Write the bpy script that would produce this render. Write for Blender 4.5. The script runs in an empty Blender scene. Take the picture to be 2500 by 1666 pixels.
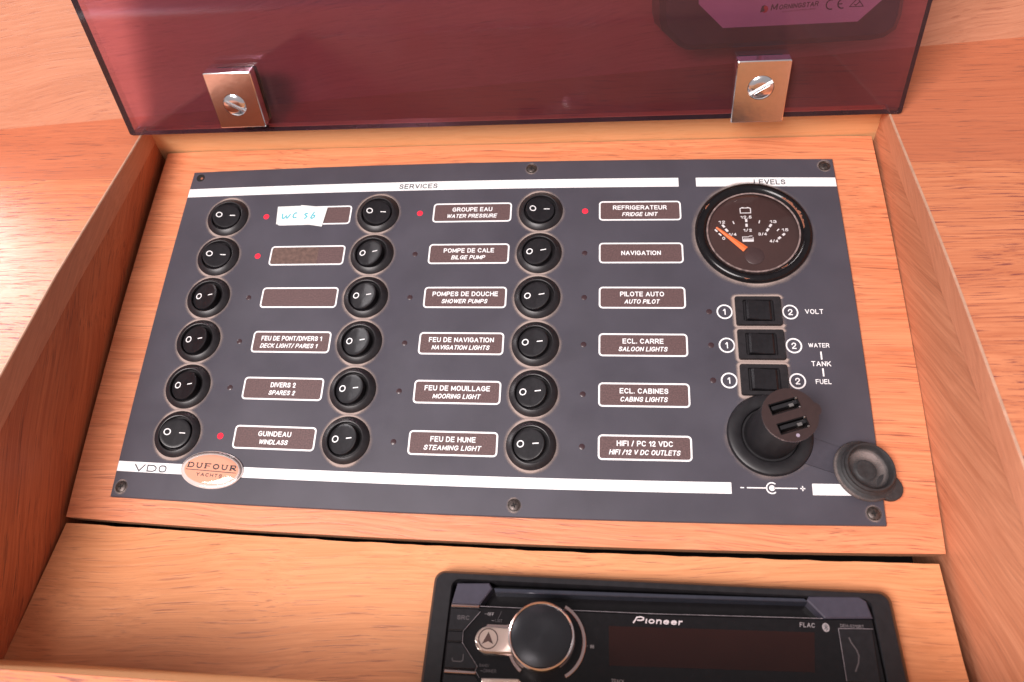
import bpy, bmesh, math, random
from mathutils import Matrix, Vector
random.seed(7)
MM = 0.001
rad = math.radians
SC = bpy.context.scene
COL = SC.collection

# ------------------------------------------------------------------ camera
cam_d = bpy.data.cameras.new('camera')
cam = bpy.data.objects.new('camera', cam_d)
COL.objects.link(cam)
RX = Vector((0.99141017, 0.05611716, -0.11813866))
RD = Vector((0.0017426, -0.90886112, -0.41709522))
RF = Vector((-0.13077784, 0.41330658, -0.90115195))
CAM = Vector((186.16, -216.24, 357.77))
m = Matrix((RX, -RD, -RF)).transposed().to_4x4()
m.translation = CAM * MM
cam.matrix_world = m
cam_d.sensor_width = 36
cam_d.lens = 1900.56 * 36 / 2500
cam_d.shift_x = 28.0 / 2500
cam_d.shift_y = -95.2 / 2500
cam_d.clip_start = 0.01
cam_d.clip_end = 50
cam_d.dof.use_dof = True
cam_d.dof.focus_distance = 0.385
cam_d.dof.aperture_fstop = 12.0
SC.camera = cam

# ------------------------------------------------------------------ light
w = bpy.data.worlds.new('World')
SC.world = w
w.use_nodes = True
bg = w.node_tree.nodes['Background']
bg.inputs[0].default_value = (0.92, 0.83, 0.85, 1)
bg.inputs[1].default_value = 0.38
SC.view_settings.view_transform = 'Standard'
SC.view_settings.look = 'None'
SC.view_settings.exposure = 0.0
SC.view_settings.gamma = 1.0


def area(name, loc, target, sx, sy, power, color):
    d = bpy.data.lights.new(name, 'AREA')
    d.shape = 'RECTANGLE'
    d.size, d.size_y = sx, sy
    d.energy = power
    d.color = color
    o = bpy.data.objects.new(name, d)
    COL.objects.link(o)
    o.location = Vector(loc) * MM
    o.rotation_euler = (Vector(target) - Vector(loc)).to_track_quat('-Z', 'Y').to_euler()
    return o


area('hatch_light', (-560, -800, 2050), (130, -60, 0), 1.1, 0.9, 87.0, (1.0, 0.92, 0.90))
area('lid_streak_light', (-330, -900, 138), (60, 60, 80), 1.1, 0.05, 0.42, (0.95, 0.95, 1.0))  # unseen strip lamp, added to put a pale streak of reflection in the lid
area('window_light', (-1250, 760, 540), (-50, -100, 20), 0.50, 0.50, 18.0, (1.0, 0.96, 0.98))
cyc = SC.cycles
cyc.max_bounces = 10
cyc.transparent_max_bounces = 12
cyc.caustics_reflective = False
cyc.caustics_refractive = False


# ------------------------------------------------------------------ materials
def new_mat(name):
    mt = bpy.data.materials.new(name)
    mt.use_nodes = True
    nt = mt.node_tree
    return mt, nt, nt.nodes['Principled BSDF']


def N(nt, t, **kw):
    n = nt.nodes.new(t)
    for k_, v_ in kw.items():
        setattr(n, k_, v_)
    return n


def plain(name, col, rough=0.5, metal=0.0, spec=0.5, vary=0.0, vscale=0.4, bump=0.0, bscale=4.0, speck=0.0, coat=0.0, spscale=1.4):
    mt, nt, p = new_mat(name)
    p.inputs['Base Color'].default_value = (*col, 1)
    p.inputs['Roughness'].default_value = rough
    p.inputs['Metallic'].default_value = metal
    p.inputs['Specular IOR Level'].default_value = spec
    p.inputs['Coat Weight'].default_value = coat
    tc = N(nt, 'ShaderNodeTexCoord')
    mp = N(nt, 'ShaderNodeMapping')
    mp.inputs['Scale'].default_value = (1000, 1000, 1000)
    nt.links.new(tc.outputs['Object'], mp.inputs[0])
    last = None
    if vary > 0:
        nz = N(nt, 'ShaderNodeTexNoise')
        nz.inputs['Scale'].default_value = vscale
        nz.inputs['Detail'].default_value = 5
        nt.links.new(mp.outputs[0], nz.inputs['Vector'])
        cr = N(nt, 'ShaderNodeValToRGB')
        cr.color_ramp.elements[0].position = 0.3
        cr.color_ramp.elements[1].position = 0.75
        cr.color_ramp.elements[0].color = (*[c * (1 - vary) for c in col], 1)
        cr.color_ramp.elements[1].color = (*[min(1, c * (1 + vary)) for c in col], 1)
        nt.links.new(nz.outputs[0], cr.inputs[0])
        last = cr.outputs[0]
    if speck > 0:
        n2 = N(nt, 'ShaderNodeTexNoise')
        n2.inputs['Scale'].default_value = spscale
        n2.inputs['Detail'].default_value = 2
        nt.links.new(mp.outputs[0], n2.inputs['Vector'])
        c2 = N(nt, 'ShaderNodeValToRGB')
        c2.color_ramp.elements[0].position = 0.70
        c2.color_ramp.elements[1].position = 0.80
        nt.links.new(n2.outputs[0], c2.inputs[0])
        mx = N(nt, 'ShaderNodeMix', data_type='RGBA')
        ml = N(nt, 'ShaderNodeMath', operation='MULTIPLY')
        ml.inputs[1].default_value = speck
        nt.links.new(c2.outputs[0], ml.inputs[0])
        nt.links.new(ml.outputs[0], mx.inputs[0])
        if last:
            nt.links.new(last, mx.inputs[6])
        else:
            mx.inputs[6].default_value = (*col, 1)
        mx.inputs[7].default_value = (0.42, 0.36, 0.34, 1)
        last = mx.outputs[2]
    if last:
        nt.links.new(last, p.inputs['Base Color'])
    if bump > 0:
        nb = N(nt, 'ShaderNodeTexNoise')
        nb.inputs['Scale'].default_value = bscale
        nb.inputs['Detail'].default_value = 3
        nt.links.new(mp.outputs[0], nb.inputs['Vector'])
        b = N(nt, 'ShaderNodeBump')
        b.inputs['Strength'].default_value = bump
        b.inputs['Distance'].default_value = 0.0003
        nt.links.new(nb.outputs[0], b.inputs['Height'])
        nt.links.new(b.outputs[0], p.inputs['Normal'])
    return mt


def wood(name, c_lo, c_hi, c_pore, rot=(0, 0, 0), rough=0.42, pore=0.6, band=1.0, pscale=1.0, seed=0.0, spec=0.5, wav=1.0):
    """Sliced veneer: long soft bands, fine fibres, short dark pores; grain runs along local x of the rotated space."""
    mt, nt, p = new_mat(name)
    L = nt.links.new
    tc = N(nt, 'ShaderNodeTexCoord')
    r0 = N(nt, 'ShaderNodeMapping')
    r0.inputs['Scale'].default_value = (1000, 1000, 1000)
    L(tc.outputs['Object'], r0.inputs[0])
    r1 = N(nt, 'ShaderNodeMapping')
    r1.inputs['Rotation'].default_value = rot
    r1.inputs['Location'].default_value = (seed * 37, seed * 11, seed * 5)
    L(r0.outputs[0], r1.inputs[0])
    # gentle waviness
    wn = N(nt, 'ShaderNodeTexNoise')
    wn.inputs['Scale'].default_value = 0.012
    wn.inputs['Detail'].default_value = 1
    L(r1.outputs[0], wn.inputs['Vector'])
    wsub = N(nt, 'ShaderNodeVectorMath', operation='SUBTRACT')
    wsub.inputs[1].default_value = (0.5, 0.5, 0.5)
    L(wn.outputs['Color'], wsub.inputs[0])
    wmul = N(nt, 'ShaderNodeVectorMath', operation='MULTIPLY')
    wmul.inputs[1].default_value = (0, 22 * wav, 22 * wav)
    L(wsub.outputs[0], wmul.inputs[0])
    wadd = N(nt, 'ShaderNodeVectorMath', operation='ADD')
    L(r1.outputs[0], wadd.inputs[0])
    L(wmul.outputs[0], wadd.inputs[1])

    def tex(sx, sy, detail=3, rough_=0.55):
        mp = N(nt, 'ShaderNodeMapping')
        mp.inputs['Scale'].default_value = (sx, sy, sy)
        L(wadd.outputs[0], mp.inputs[0])
        t = N(nt, 'ShaderNodeTexNoise')
        t.inputs['Scale'].default_value = 1
        t.inputs['Detail'].default_value = detail
        t.inputs['Roughness'].default_value = rough_
        L(mp.outputs[0], t.inputs['Vector'])
        return t.outputs[0]
    b1 = tex(0.004, 0.07, 3)
    b2 = tex(0.010, 0.75, 5, 0.7)
    add = N(nt, 'ShaderNodeMath', operation='MULTIPLY_ADD')
    add.inputs[1].default_value = 0.68
    L(b2, add.inputs[0])
    m1 = N(nt, 'ShaderNodeMath', operation='MULTIPLY')
    m1.inputs[1].default_value = 0.32
    L(b1, m1.inputs[0])
    L(m1.outputs[0], add.inputs[2])
    cr = N(nt, 'ShaderNodeValToRGB')
    cr.color_ramp.elements[0].position = 0.5 - 0.16 / band
    cr.color_ramp.elements[1].position = 0.5 + 0.16 / band
    cr.color_ramp.elements[0].color = (*c_lo, 1)
    cr.color_ramp.elements[1].color = (*c_hi, 1)
    L(add.outputs[0], cr.inputs[0])
    # pores
    p1 = tex(0.034 * pscale, 1.15 * pscale, 3, 0.6)
    pr = N(nt, 'ShaderNodeValToRGB')
    pr.color_ramp.elements[0].position = 0.56
    pr.color_ramp.elements[1].position = 0.70
    L(p1, pr.inputs[0])
    # pores come and go over the sheet
    p2 = N(nt, 'ShaderNodeTexNoise')
    p2.inputs['Scale'].default_value = 0.02
    p2.inputs['Detail'].default_value = 2
    L(r1.outputs[0], p2.inputs['Vector'])
    pm = N(nt, 'ShaderNodeMath', operation='MULTIPLY')
    L(pr.outputs[0], pm.inputs[0])
    L(p2.outputs[0], pm.inputs[1])
    pm2 = N(nt, 'ShaderNodeMath', operation='MULTIPLY')
    pm2.inputs[1].default_value = pore * 2.3
    pm2.use_clamp = True
    L(pm.outputs[0], pm2.inputs[0])
    mx = N(nt, 'ShaderNodeMix', data_type='RGBA')
    L(pm2.outputs[0], mx.inputs[0])
    L(cr.outputs[0], mx.inputs[6])
    mx.inputs[7].default_value = (*c_pore, 1)
    L(mx.outputs[2], p.inputs['Base Color'])
    p.inputs['Roughness'].default_value = rough
    p.inputs['Specular IOR Level'].default_value = spec
    bp = N(nt, 'ShaderNodeBump')
    bp.inputs['Strength'].default_value = 0.25
    bp.inputs['Distance'].default_value = 0.0003
    inv = N(nt, 'ShaderNodeMath', operation='MULTIPLY_ADD')
    inv.inputs[1].default_value = -1.0
    L(pr.outputs[0], inv.inputs[0])
    L(b2, inv.inputs[2])
    L(inv.outputs[0], bp.inputs['Height'])
    L(bp.outputs[0], p.inputs['Normal'])
    return mt


LO, HI, PO = (0.54, 0.165, 0.072), (0.77, 0.30, 0.148), (0.26, 0.08, 0.05)
A_DESK = math.atan(0.24)
M_desk = wood('desk_veneer', (0.50, 0.155, 0.072), (0.68, 0.255, 0.125), (0.20, 0.05, 0.05), rough=0.28, pore=1.2, seed=1, band=1.4, wav=0.35, pscale=1.25)
M_desk_back = wood('desk_veneer_back', (0.44, 0.125, 0.06), (0.57, 0.185, 0.092), (0.2, 0.07, 0.05), rough=0.38, pore=0.7, seed=4, band=0.8, wav=0.35, pscale=1.25)
M_bulk = wood('bulkhead_veneer', (0.47, 0.19, 0.105), (0.58, 0.255, 0.15), PO, rot=(0, 0, rad(-5)), rough=0.4, pore=0.4, seed=6, band=1.2)
M_board = wood('board_veneer', LO, HI, (0.30, 0.09, 0.05), rot=(0, 0, rad(1.5)), rough=0.42, pore=0.75, seed=9, band=1.15, wav=0.5)
M_board2 = wood('lower_board_veneer', (0.60, 0.235, 0.10), (0.80, 0.365, 0.175), (0.36, 0.13, 0.07), rot=(0, 0, rad(-3)), rough=0.42, pore=0.55, seed=14, band=0.95, wav=0.7)
M_wall_l = wood('left_wall_veneer', (0.46, 0.125, 0.055), (0.62, 0.20, 0.09), (0.24, 0.07, 0.04), rot=(rad(-14), 0, rad(90)), rough=0.45, pore=0.8, seed=21, band=1.6, wav=0.5)
M_wall_r = wood('right_wall_veneer', (0.50, 0.19, 0.10), (0.66, 0.29, 0.165), (0.33, 0.13, 0.08), rot=(rad(42), 0, rad(-90)), rough=0.45, pore=0.35, seed=23, pscale=0.8, band=1.7, wav=0.5)
M_lip = wood('lipping_wood', (0.55, 0.21, 0.115), (0.72, 0.31, 0.18), PO, rot=(0, 0, rad(90)), rough=0.4, pore=0.2, seed=30)
M_back = wood('back_rail_wood', (0.80, 0.44, 0.20), (0.90, 0.56, 0.29), (0.6, 0.3, 0.12), rough=0.45, pore=0.2, seed=33)
M_ply = plain('ply_edge', (0.42, 0.2, 0.1), 0.8, vary=0.5, vscale=2.5, bump=0.8, bscale=2)
M_edge = plain('worn_edging', (0.50, 0.29, 0.20), 0.6, vary=0.15, vscale=0.25)
M_dark = plain('dark_void', (0.008, 0.007, 0.007), 0.9, vary=0.2)
M_plate = plain('panel_coating', (0.060, 0.055, 0.071), 0.44, spec=0.42, vary=0.13, vscale=0.035, bump=0.10, bscale=5, speck=0.10)
_nt = M_plate.node_tree
_tc = N(_nt, 'ShaderNodeTexCoord')
_nz = N(_nt, 'ShaderNodeTexNoise')
_nz.inputs['Scale'].default_value = 16
_nz.inputs['Detail'].default_value = 7
_nz.inputs['Roughness'].default_value = 0.62
_nz.inputs['Distortion'].default_value = 0.8
_nt.links.new(_tc.outputs['Object'], _nz.inputs['Vector'])
_mr = N(_nt, 'ShaderNodeMapRange')
_mr.inputs[1].default_value = 0.35
_mr.inputs[2].default_value = 0.68
_mr.inputs[3].default_value = 0.34
_mr.inputs[4].default_value = 0.52
_nt.links.new(_nz.outputs[0], _mr.inputs[0])
_nt.links.new(_mr.outputs[0], _nt.nodes['Principled BSDF'].inputs['Roughness'])
M_plate_edge = plain('panel_edge', (0.05, 0.045, 0.06), 0.4, vary=0.1)
M_white = plain('white_print', (0.86, 0.85, 0.86), 0.55, vary=0.03)
M_print_black = plain('black_print', (0.03, 0.028, 0.035), 0.5, vary=0.05)
M_black = plain('black_plastic', (0.012, 0.011, 0.013), 0.32, spec=0.40, vary=0.25, vscale=0.5, bump=0.06, bscale=6)
M_bezel = plain('bezel_plastic', (0.016, 0.014, 0.016), 0.38, spec=0.42, vary=0.25, vscale=0.5, bump=0.08, bscale=6)
M_satin = plain('satin_black', (0.013, 0.012, 0.014), 0.42, spec=0.38, vary=0.25, vscale=0.3)
M_gloss = plain('gloss_black', (0.008, 0.007, 0.008), 0.2, spec=0.32, vary=0.2, speck=0.03)
M_rubber = plain('black_rubber', (0.028, 0.027, 0.029), 0.62, vary=0.3, vscale=0.4, bump=0.15, bscale=3, speck=0.25)
M_brown = plain('name_strip', (0.105, 0.058, 0.058), 0.6, vary=0.4, vscale=1.6, bump=0.2, bscale=4, speck=0.55, spscale=2.2)
M_led_off = plain('dark_led', (0.045, 0.022, 0.026), 0.3, vary=0.1)
M_chrome = plain('chrome', (0.97, 0.96, 0.97), 0.16, metal=1.0, vary=0.04, bump=0.3, bscale=0.08)
M_steel = plain('dull_steel', (0.5, 0.47, 0.45), 0.3, metal=1.0, vary=0.1)
M_steel2 = plain('bright_ring', (0.92, 0.84, 0.82), 0.16, metal=1.0, vary=0.03)
M_pinkchrome = plain('satin_chrome', (0.60, 0.45, 0.42), 0.22, metal=1.0, vary=0.05)
M_knob = plain('knob_face', (0.05, 0.05, 0.055), 0.28, metal=0.6, vary=0.2, vscale=0.05)
M_screw = plain('dark_screw', (0.07, 0.055, 0.05), 0.42, metal=0.6, vary=0.5, vscale=1.2, speck=0.3)
M_rust = plain('rust', (0.25, 0.09, 0.05), 0.8, vary=0.5, vscale=1.5, bump=0.6)
M_needle = plain('orange_needle', (1.0, 0.20, 0.04), 0.45, vary=0.03)
M_dial = plain('dial_face', (0.05, 0.020, 0.017), 0.5, vary=0.15, vscale=0.06, speck=0.06)
M_grey = plain('grey_print', (0.30, 0.27, 0.28), 0.5, vary=0.05)
M_dim = plain('dim_print', (0.075, 0.065, 0.07), 0.5, vary=0.05)
M_display = plain('display_window', (0.020, 0.007, 0.006), 0.16, spec=0.3, vary=0.1, vscale=0.05)
M_purple = plain('pad_plastic', (0.045, 0.041, 0.060), 0.4, vary=0.1, bump=0.15, bscale=5)
M_paper = plain('white_paper', (0.74, 0.75, 0.74), 0.7, vary=0.04, vscale=0.5)
M_pen = plain('turquoise_pen', (0.05, 0.42, 0.50), 0.6, vary=0.15, vscale=1.0)
M_peach = plain('peach_foil', (0.88, 0.40, 0.27), 0.3, metal=0.1, vary=0.04, vscale=0.1)
M_case = plain('controller_case', (0.05, 0.045, 0.04), 0.35, vary=0.2, vscale=0.1)
M_label = plain('controller_label', (0.76, 0.78, 0.86), 0.5, vary=0.05, vscale=0.05)
M_redmark = plain('red_mark', (0.75, 0.05, 0.05), 0.5, vary=0.05)
M_lightmark = plain('usb_mark', (0.30, 0.25, 0.32), 0.4, vary=0.05)


def led_on():
    mt, nt, p = new_mat('red_led_glow')
    p.inputs['Base Color'].default_value = (0.5, 0.01, 0.02, 1)
    p.inputs['Emission Color'].default_value = (1.0, 0.035, 0.07, 1)
    tc = N(nt, 'ShaderNodeTexCoord')
    nz = N(nt, 'ShaderNodeTexNoise')
    nz.inputs['Scale'].default_value = 800
    nt.links.new(tc.outputs['Object'], nz.inputs['Vector'])
    mr = N(nt, 'ShaderNodeMapRange')
    mr.inputs[3].default_value = 0.75
    mr.inputs[4].default_value = 1.1
    nt.links.new(nz.outputs[0], mr.inputs[0])
    nt.links.new(mr.outputs[0], p.inputs['Emission Strength'])
    p.inputs['Roughness'].default_value = 0.8
    p.inputs['Specular IOR Level'].default_value = 0.2
    return mt


M_led = led_on()


def tinted(name, col, ior=1.49, rough=0.02, body=None):
    mt = bpy.data.materials.new(name)
    mt.use_nodes = True
    nt = mt.node_tree
    nt.nodes.remove(nt.nodes['Principled BSDF'])
    out = nt.nodes['Material Output']
    tr = N(nt, 'ShaderNodeBsdfTransparent')
    tr.inputs[0].default_value = (*col, 1)
    gl = N(nt, 'ShaderNodeBsdfGlossy')
    gl.inputs['Roughness'].default_value = rough
    fr = N(nt, 'ShaderNodeFresnel')
    fr.inputs[0].default_value = ior
    mx = N(nt, 'ShaderNodeMixShader')
    nt.links.new(fr.outputs[0], mx.inputs[0])
    base = tr.outputs[0]
    if body:
        df = N(nt, 'ShaderNodeBsdfDiffuse')
        tc = N(nt, 'ShaderNodeTexCoord')
        nz = N(nt, 'ShaderNodeTexNoise')
        nz.inputs['Scale'].default_value = 30
        nz.inputs['Detail'].default_value = 6
        nt.links.new(tc.outputs['Object'], nz.inputs['Vector'])
        mr = N(nt, 'ShaderNodeMapRange')
        mr.inputs[3].default_value = body[3] * 0.6
        mr.inputs[4].default_value = body[3] * 1.5
        nt.links.new(nz.outputs[0], mr.inputs[0])
        df.inputs[0].default_value = (*body[:3], 1)
        m2 = N(nt, 'ShaderNodeMixShader')
        nt.links.new(mr.outputs[0], m2.inputs[0])
        nt.links.new(tr.outputs[0], m2.inputs[1])
        nt.links.new(df.outputs[0], m2.inputs[2])
        base = m2.outputs[0]
    nt.links.new(base, mx.inputs[1])
    nt.links.new(gl.outputs[0], mx.inputs[2])
    nt.links.new(mx.outputs[0], out.inputs[0])
    return mt


M_lid = tinted('purple_tinted_acrylic', (0.82, 0.56, 0.68), rough=0.05, body=(0.5, 0.34, 0.40, 0.035))
M_lid_edge = plain('acrylic_edge', (0.07, 0.018, 0.04), 0.12, vary=0.3, vscale=0.05)
M_glass = tinted('gauge_glass', (0.96, 0.93, 0.93), rough=0.03, body=(0.6, 0.45, 0.45, 0.006))
M_resin = tinted('clear_resin', (0.99, 0.97, 0.96), rough=0.03)


def dust_mat():
    mt = bpy.data.materials.new('tan_dust')
    mt.use_nodes = True
    nt = mt.node_tree
    p = nt.nodes['Principled BSDF']
    p.inputs['Base Color'].default_value = (0.38, 0.295, 0.265, 1)
    p.inputs['Roughness'].default_value = 0.95
    at = N(nt, 'ShaderNodeAttribute', attribute_name='fall')
    tc = N(nt, 'ShaderNodeTexCoord')
    nz = N(nt, 'ShaderNodeTexNoise')
    nz.inputs['Scale'].default_value = 1700
    nz.inputs['Detail'].default_value = 6
    nz.inputs['Roughness'].default_value = 0.75
    nt.links.new(tc.outputs['Object'], nz.inputs['Vector'])
    n2 = N(nt, 'ShaderNodeTexNoise')
    n2.inputs['Scale'].default_value = 120
    n2.inputs['Detail'].default_value = 2
    nt.links.new(tc.outputs['Object'], n2.inputs['Vector'])
    ad = N(nt, 'ShaderNodeMath', operation='ADD')
    nt.links.new(nz.outputs[0], ad.inputs[0])
    nt.links.new(n2.outputs[0], ad.inputs[1])
    # alpha = clamp((fall*1.5 + noise*1.3 - 1.55) * 2)
    a = N(nt, 'ShaderNodeMath', operation='MULTIPLY_ADD')
    a.inputs[1].default_value = 1.25
    nt.links.new(at.outputs['Fac'], a.inputs[0])
    nt.links.new(ad.outputs[0], a.inputs[2])
    b = N(nt, 'ShaderNodeMath', operation='MULTIPLY_ADD', use_clamp=True)
    b.inputs[1].default_value = 1.15
    b.inputs[2].default_value = -1.28
    nt.links.new(a.outputs[0], b.inputs[0])
    c = N(nt, 'ShaderNodeMath', operation='MULTIPLY', use_clamp=True)
    nt.links.new(b.outputs[0], c.inputs[0])
    nt.links.new(at.outputs['Fac'], c.inputs[1])
    d = N(nt, 'ShaderNodeMath', operation='MULTIPLY', use_clamp=True)
    d.inputs[1].default_value = 1.6
    nt.links.new(c.outputs[0], d.inputs[0])
    nt.links.new(d.outputs[0], p.inputs['Alpha'])
    return mt


M_dust = dust_mat()


# ------------------------------------------------------------------ mesh helpers (all sizes in millimetres)
def mesh_obj(name, bm, mat, parent=None, loc=(0, 0, 0), rz=0.0, smooth=False, rot=None):
    me = bpy.data.meshes.new(name)
    for v in bm.verts:
        v.co *= MM
    bmesh.ops.recalc_face_normals(bm, faces=bm.faces)
    bm.to_mesh(me)
    bm.free()
    mats = mat if isinstance(mat, (list, tuple)) else [mat]
    for x in mats:
        me.materials.append(x)
    if smooth:
        me.shade_smooth()
        try:
            me.set_sharp_from_angle(angle=rad(smooth if smooth is not True else 35))
        except Exception:
            pass
    o = bpy.data.objects.new(name, me)
    COL.objects.link(o)
    if parent:
        o.parent = parent
    o.location = Vector(loc) * MM
    o.rotation_euler = rot if rot else (0, 0, rz)
    return o


def tag(o, label=None, cat=None, group=None, kind=None):
    if label: o['label'] = label
    if cat: o['category'] = cat
    if group: o['group'] = group
    if kind: o['kind'] = kind
    return o


def empty(name, label=None, cat=None, group=None, O=(0, 0, 0), X=(1, 0, 0), Nn=(0, 0, 1)):
    o = bpy.data.objects.new(name, None)
    COL.objects.link(o)
    o.empty_display_size = 0.01
    X = Vector(X).normalized()
    Nn = Vector(Nn).normalized()
    Y = Nn.cross(X).normalized()
    mtx = Matrix((X, Y, Nn)).transposed().to_4x4()
    mtx.translation = Vector(O) * MM
    o.matrix_world = mtx
    return tag(o, label, cat, group)


def dup(o, parent=None):
    c = o.copy()
    COL.objects.link(c)
    if parent:
        c.parent = parent
    for ch in list(o.children):
        dup(ch, c)
    return c


def loft(bm, rings, cap0=True, cap1=True):
    prev = None
    first = None
    for r in rings:
        vs = [bm.verts.new(p) for p in r]
        if prev:
            n = len(vs)
            for i in range(n):
                bm.faces.new((prev[i], prev[(i + 1) % n], vs[(i + 1) % n], vs[i]))
        else:
            first = vs
        prev = vs
    if cap0: bm.faces.new(list(reversed(first)))
    if cap1: bm.faces.new(prev)
    return bm


def rrect(w, h, r, n=5, cx=0, cy=0):
    out = []
    r = max(0.01, min(r, w / 2 - 0.001, h / 2 - 0.001))
    for qx, qy, a0 in ((1, 1, 0), (-1, 1, 90), (-1, -1, 180), (1, -1, 270)):
        for i in range(n + 1):
            a = rad(a0 + 90 * i / n)
            out.append((cx + qx * (w / 2 - r) + r * math.cos(a), cy + qy * (h / 2 - r) + r * math.sin(a)))
    return out


def rbox(bm, w, h, r, z0, z1, b=0.3, n=4, cx=0, cy=0, steps=2):
    rings = [[(x, y, z0) for x, y in rrect(w, h, r, n, cx, cy)]]
    for i in range(steps + 1):
        a = math.pi / 2 * i / steps
        ins = b * (1 - math.cos(a))
        zz = z1 - b + b * math.sin(a)
        rings.append([(x, y, zz) for x, y in rrect(w - 2 * ins, h - 2 * ins, max(0.05, r - ins), n, cx, cy)])
    return loft(bm, rings)


def poly_prism(bm, pts, z0, z1, b=0.0):
    if b > 0:
        n = len(pts)
        ins = []
        area2 = sum(pts[i][0] * pts[(i + 1) % n][1] - pts[(i + 1) % n][0] * pts[i][1] for i in range(n))
        sg = 1 if area2 > 0 else -1
        for i in range(n):
            p0, p1, p2 = Vector(pts[i - 1][:2]), Vector(pts[i][:2]), Vector(pts[(i + 1) % n][:2])
            d1, d2 = (p1 - p0).normalized(), (p2 - p1).normalized()
            n1, n2 = Vector((-d1.y, d1.x)) * sg, Vector((-d2.y, d2.x)) * sg
            k = max(0.35, 1 + n1.dot(n2))
            ins.append(p1 + (n1 + n2) * (b / k))
        return loft(bm, [[(x, y, z0) for x, y in pts], [(x, y, z1 - b) for x, y in pts], [(p.x, p.y, z1) for p in ins]])
    return loft(bm, [[(x, y, z0) for x, y in pts], [(x, y, z1) for x, y in pts]])


def lathe(bm, prof, n=40, cx=0, cy=0, cap0=False, cap1=False):
    rings = [[(cx + r * math.cos(2 * math.pi * i / n), cy + r * math.sin(2 * math.pi * i / n), z) for i in range(n)] for r, z in prof]
    return loft(bm, rings, cap0, cap1)


def box(bm, x0, x1, y0, y1, z0, z1):
    return loft(bm, [[(x0, y0, z0), (x1, y0, z0), (x1, y1, z0), (x0, y1, z0)], [(x0, y0, z1), (x1, y0, z1), (x1, y1, z1), (x0, y1, z1)]])


def holed(bm, outer, holes, z, z_floor=None):
    """flat face with holes; when z_floor is set each hole gets walls and a floor."""
    edges = []
    for lp in [outer] + holes:
        vs = [bm.verts.new((x, y, z)) for x, y in lp]
        edges += [bm.edges.new((vs[i], vs[(i + 1) % len(vs)])) for i in range(len(vs))]
        if z_floor is not None and lp is not outer:
            lo = [bm.verts.new((x, y, z_floor)) for x, y in lp]
            for i in range(len(vs)):
                j = (i + 1) % len(vs)
                bm.faces.new((vs[i], vs[j], lo[j], lo[i]))
            bm.faces.new(lo)
    bmesh.ops.triangle_fill(bm, use_beauty=True, use_dissolve=False, edges=edges, normal=(0, 0, 1))
    return bm


def ringflat(bm, outer, inner, z0, z1):
    a = [bm.verts.new((x, y, z0)) for x, y in outer]
    b = [bm.verts.new((x, y, z1)) for x, y in outer]
    c = [bm.verts.new((x, y, z1)) for x, y in inner]
    d = [bm.verts.new((x, y, z0)) for x, y in inner]
    n = len(a)
    for i in range(n):
        j = (i + 1) % n
        bm.faces.new((a[i], a[j], b[j], b[i]))
        bm.faces.new((b[i], b[j], c[j], c[i]))
        bm.faces.new((c[i], c[j], d[j], d[i]))
    return bm


def circle(r, n=32, cx=0, cy=0, a0=0, a1=360):
    full = abs(a1 - a0) >= 360
    k = n if full else n + 1
    return [(cx + r * math.cos(rad(a0 + (a1 - a0) * i / n)), cy + r * math.sin(rad(a0 + (a1 - a0) * i / n))) for i in range(k)]


def stroke(bm, pts, wd, z0, z1, closed=False):
    """ribbon of constant width with mitred corners"""
    n = len(pts)
    P_ = [Vector(p) for p in pts]
    L_, R_ = [], []
    for i in range(n):
        a = (P_[i] - P_[i - 1]).normalized() if (i > 0 or closed) else None
        c = (P_[(i + 1) % n] - P_[i]).normalized() if (i < n - 1 or closed) else None
        a = a if a is not None else c
        c = c if c is not None else a
        na, nc = Vector((-a.y, a.x)), Vector((-c.y, c.x))
        k = 1 + na.dot(nc)
        nn = (na + nc) / max(k, 0.45) * (wd / 2)
        L_.append(bm.verts.new((*(P_[i] + nn), z1)))
        R_.append(bm.verts.new((*(P_[i] - nn), z1)))
    Lb = [bm.verts.new((v.co.x, v.co.y, z0)) for v in L_]
    Rb = [bm.verts.new((v.co.x, v.co.y, z0)) for v in R_]
    for i in range(n if closed else n - 1):
        j = (i + 1) % n
        bm.faces.new((L_[i], R_[i], R_[j], L_[j]))
        bm.faces.new((L_[i], L_[j], Lb[j], Lb[i]))
        bm.faces.new((R_[j], R_[i], Rb[i], Rb[j]))
    if not closed:
        bm.faces.new((L_[0], Lb[0], Rb[0], R_[0]))
        bm.faces.new((R_[-1], Rb[-1], Lb[-1], L_[-1]))
    return bm


def _arc(cx, cy, rx, ry, a0, a1, n=8):
    return [(cx + rx * math.cos(rad(a0 + (a1 - a0) * i / n)), cy + ry * math.sin(rad(a0 + (a1 - a0) * i / n))) for i in range(n + 1)]


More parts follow.
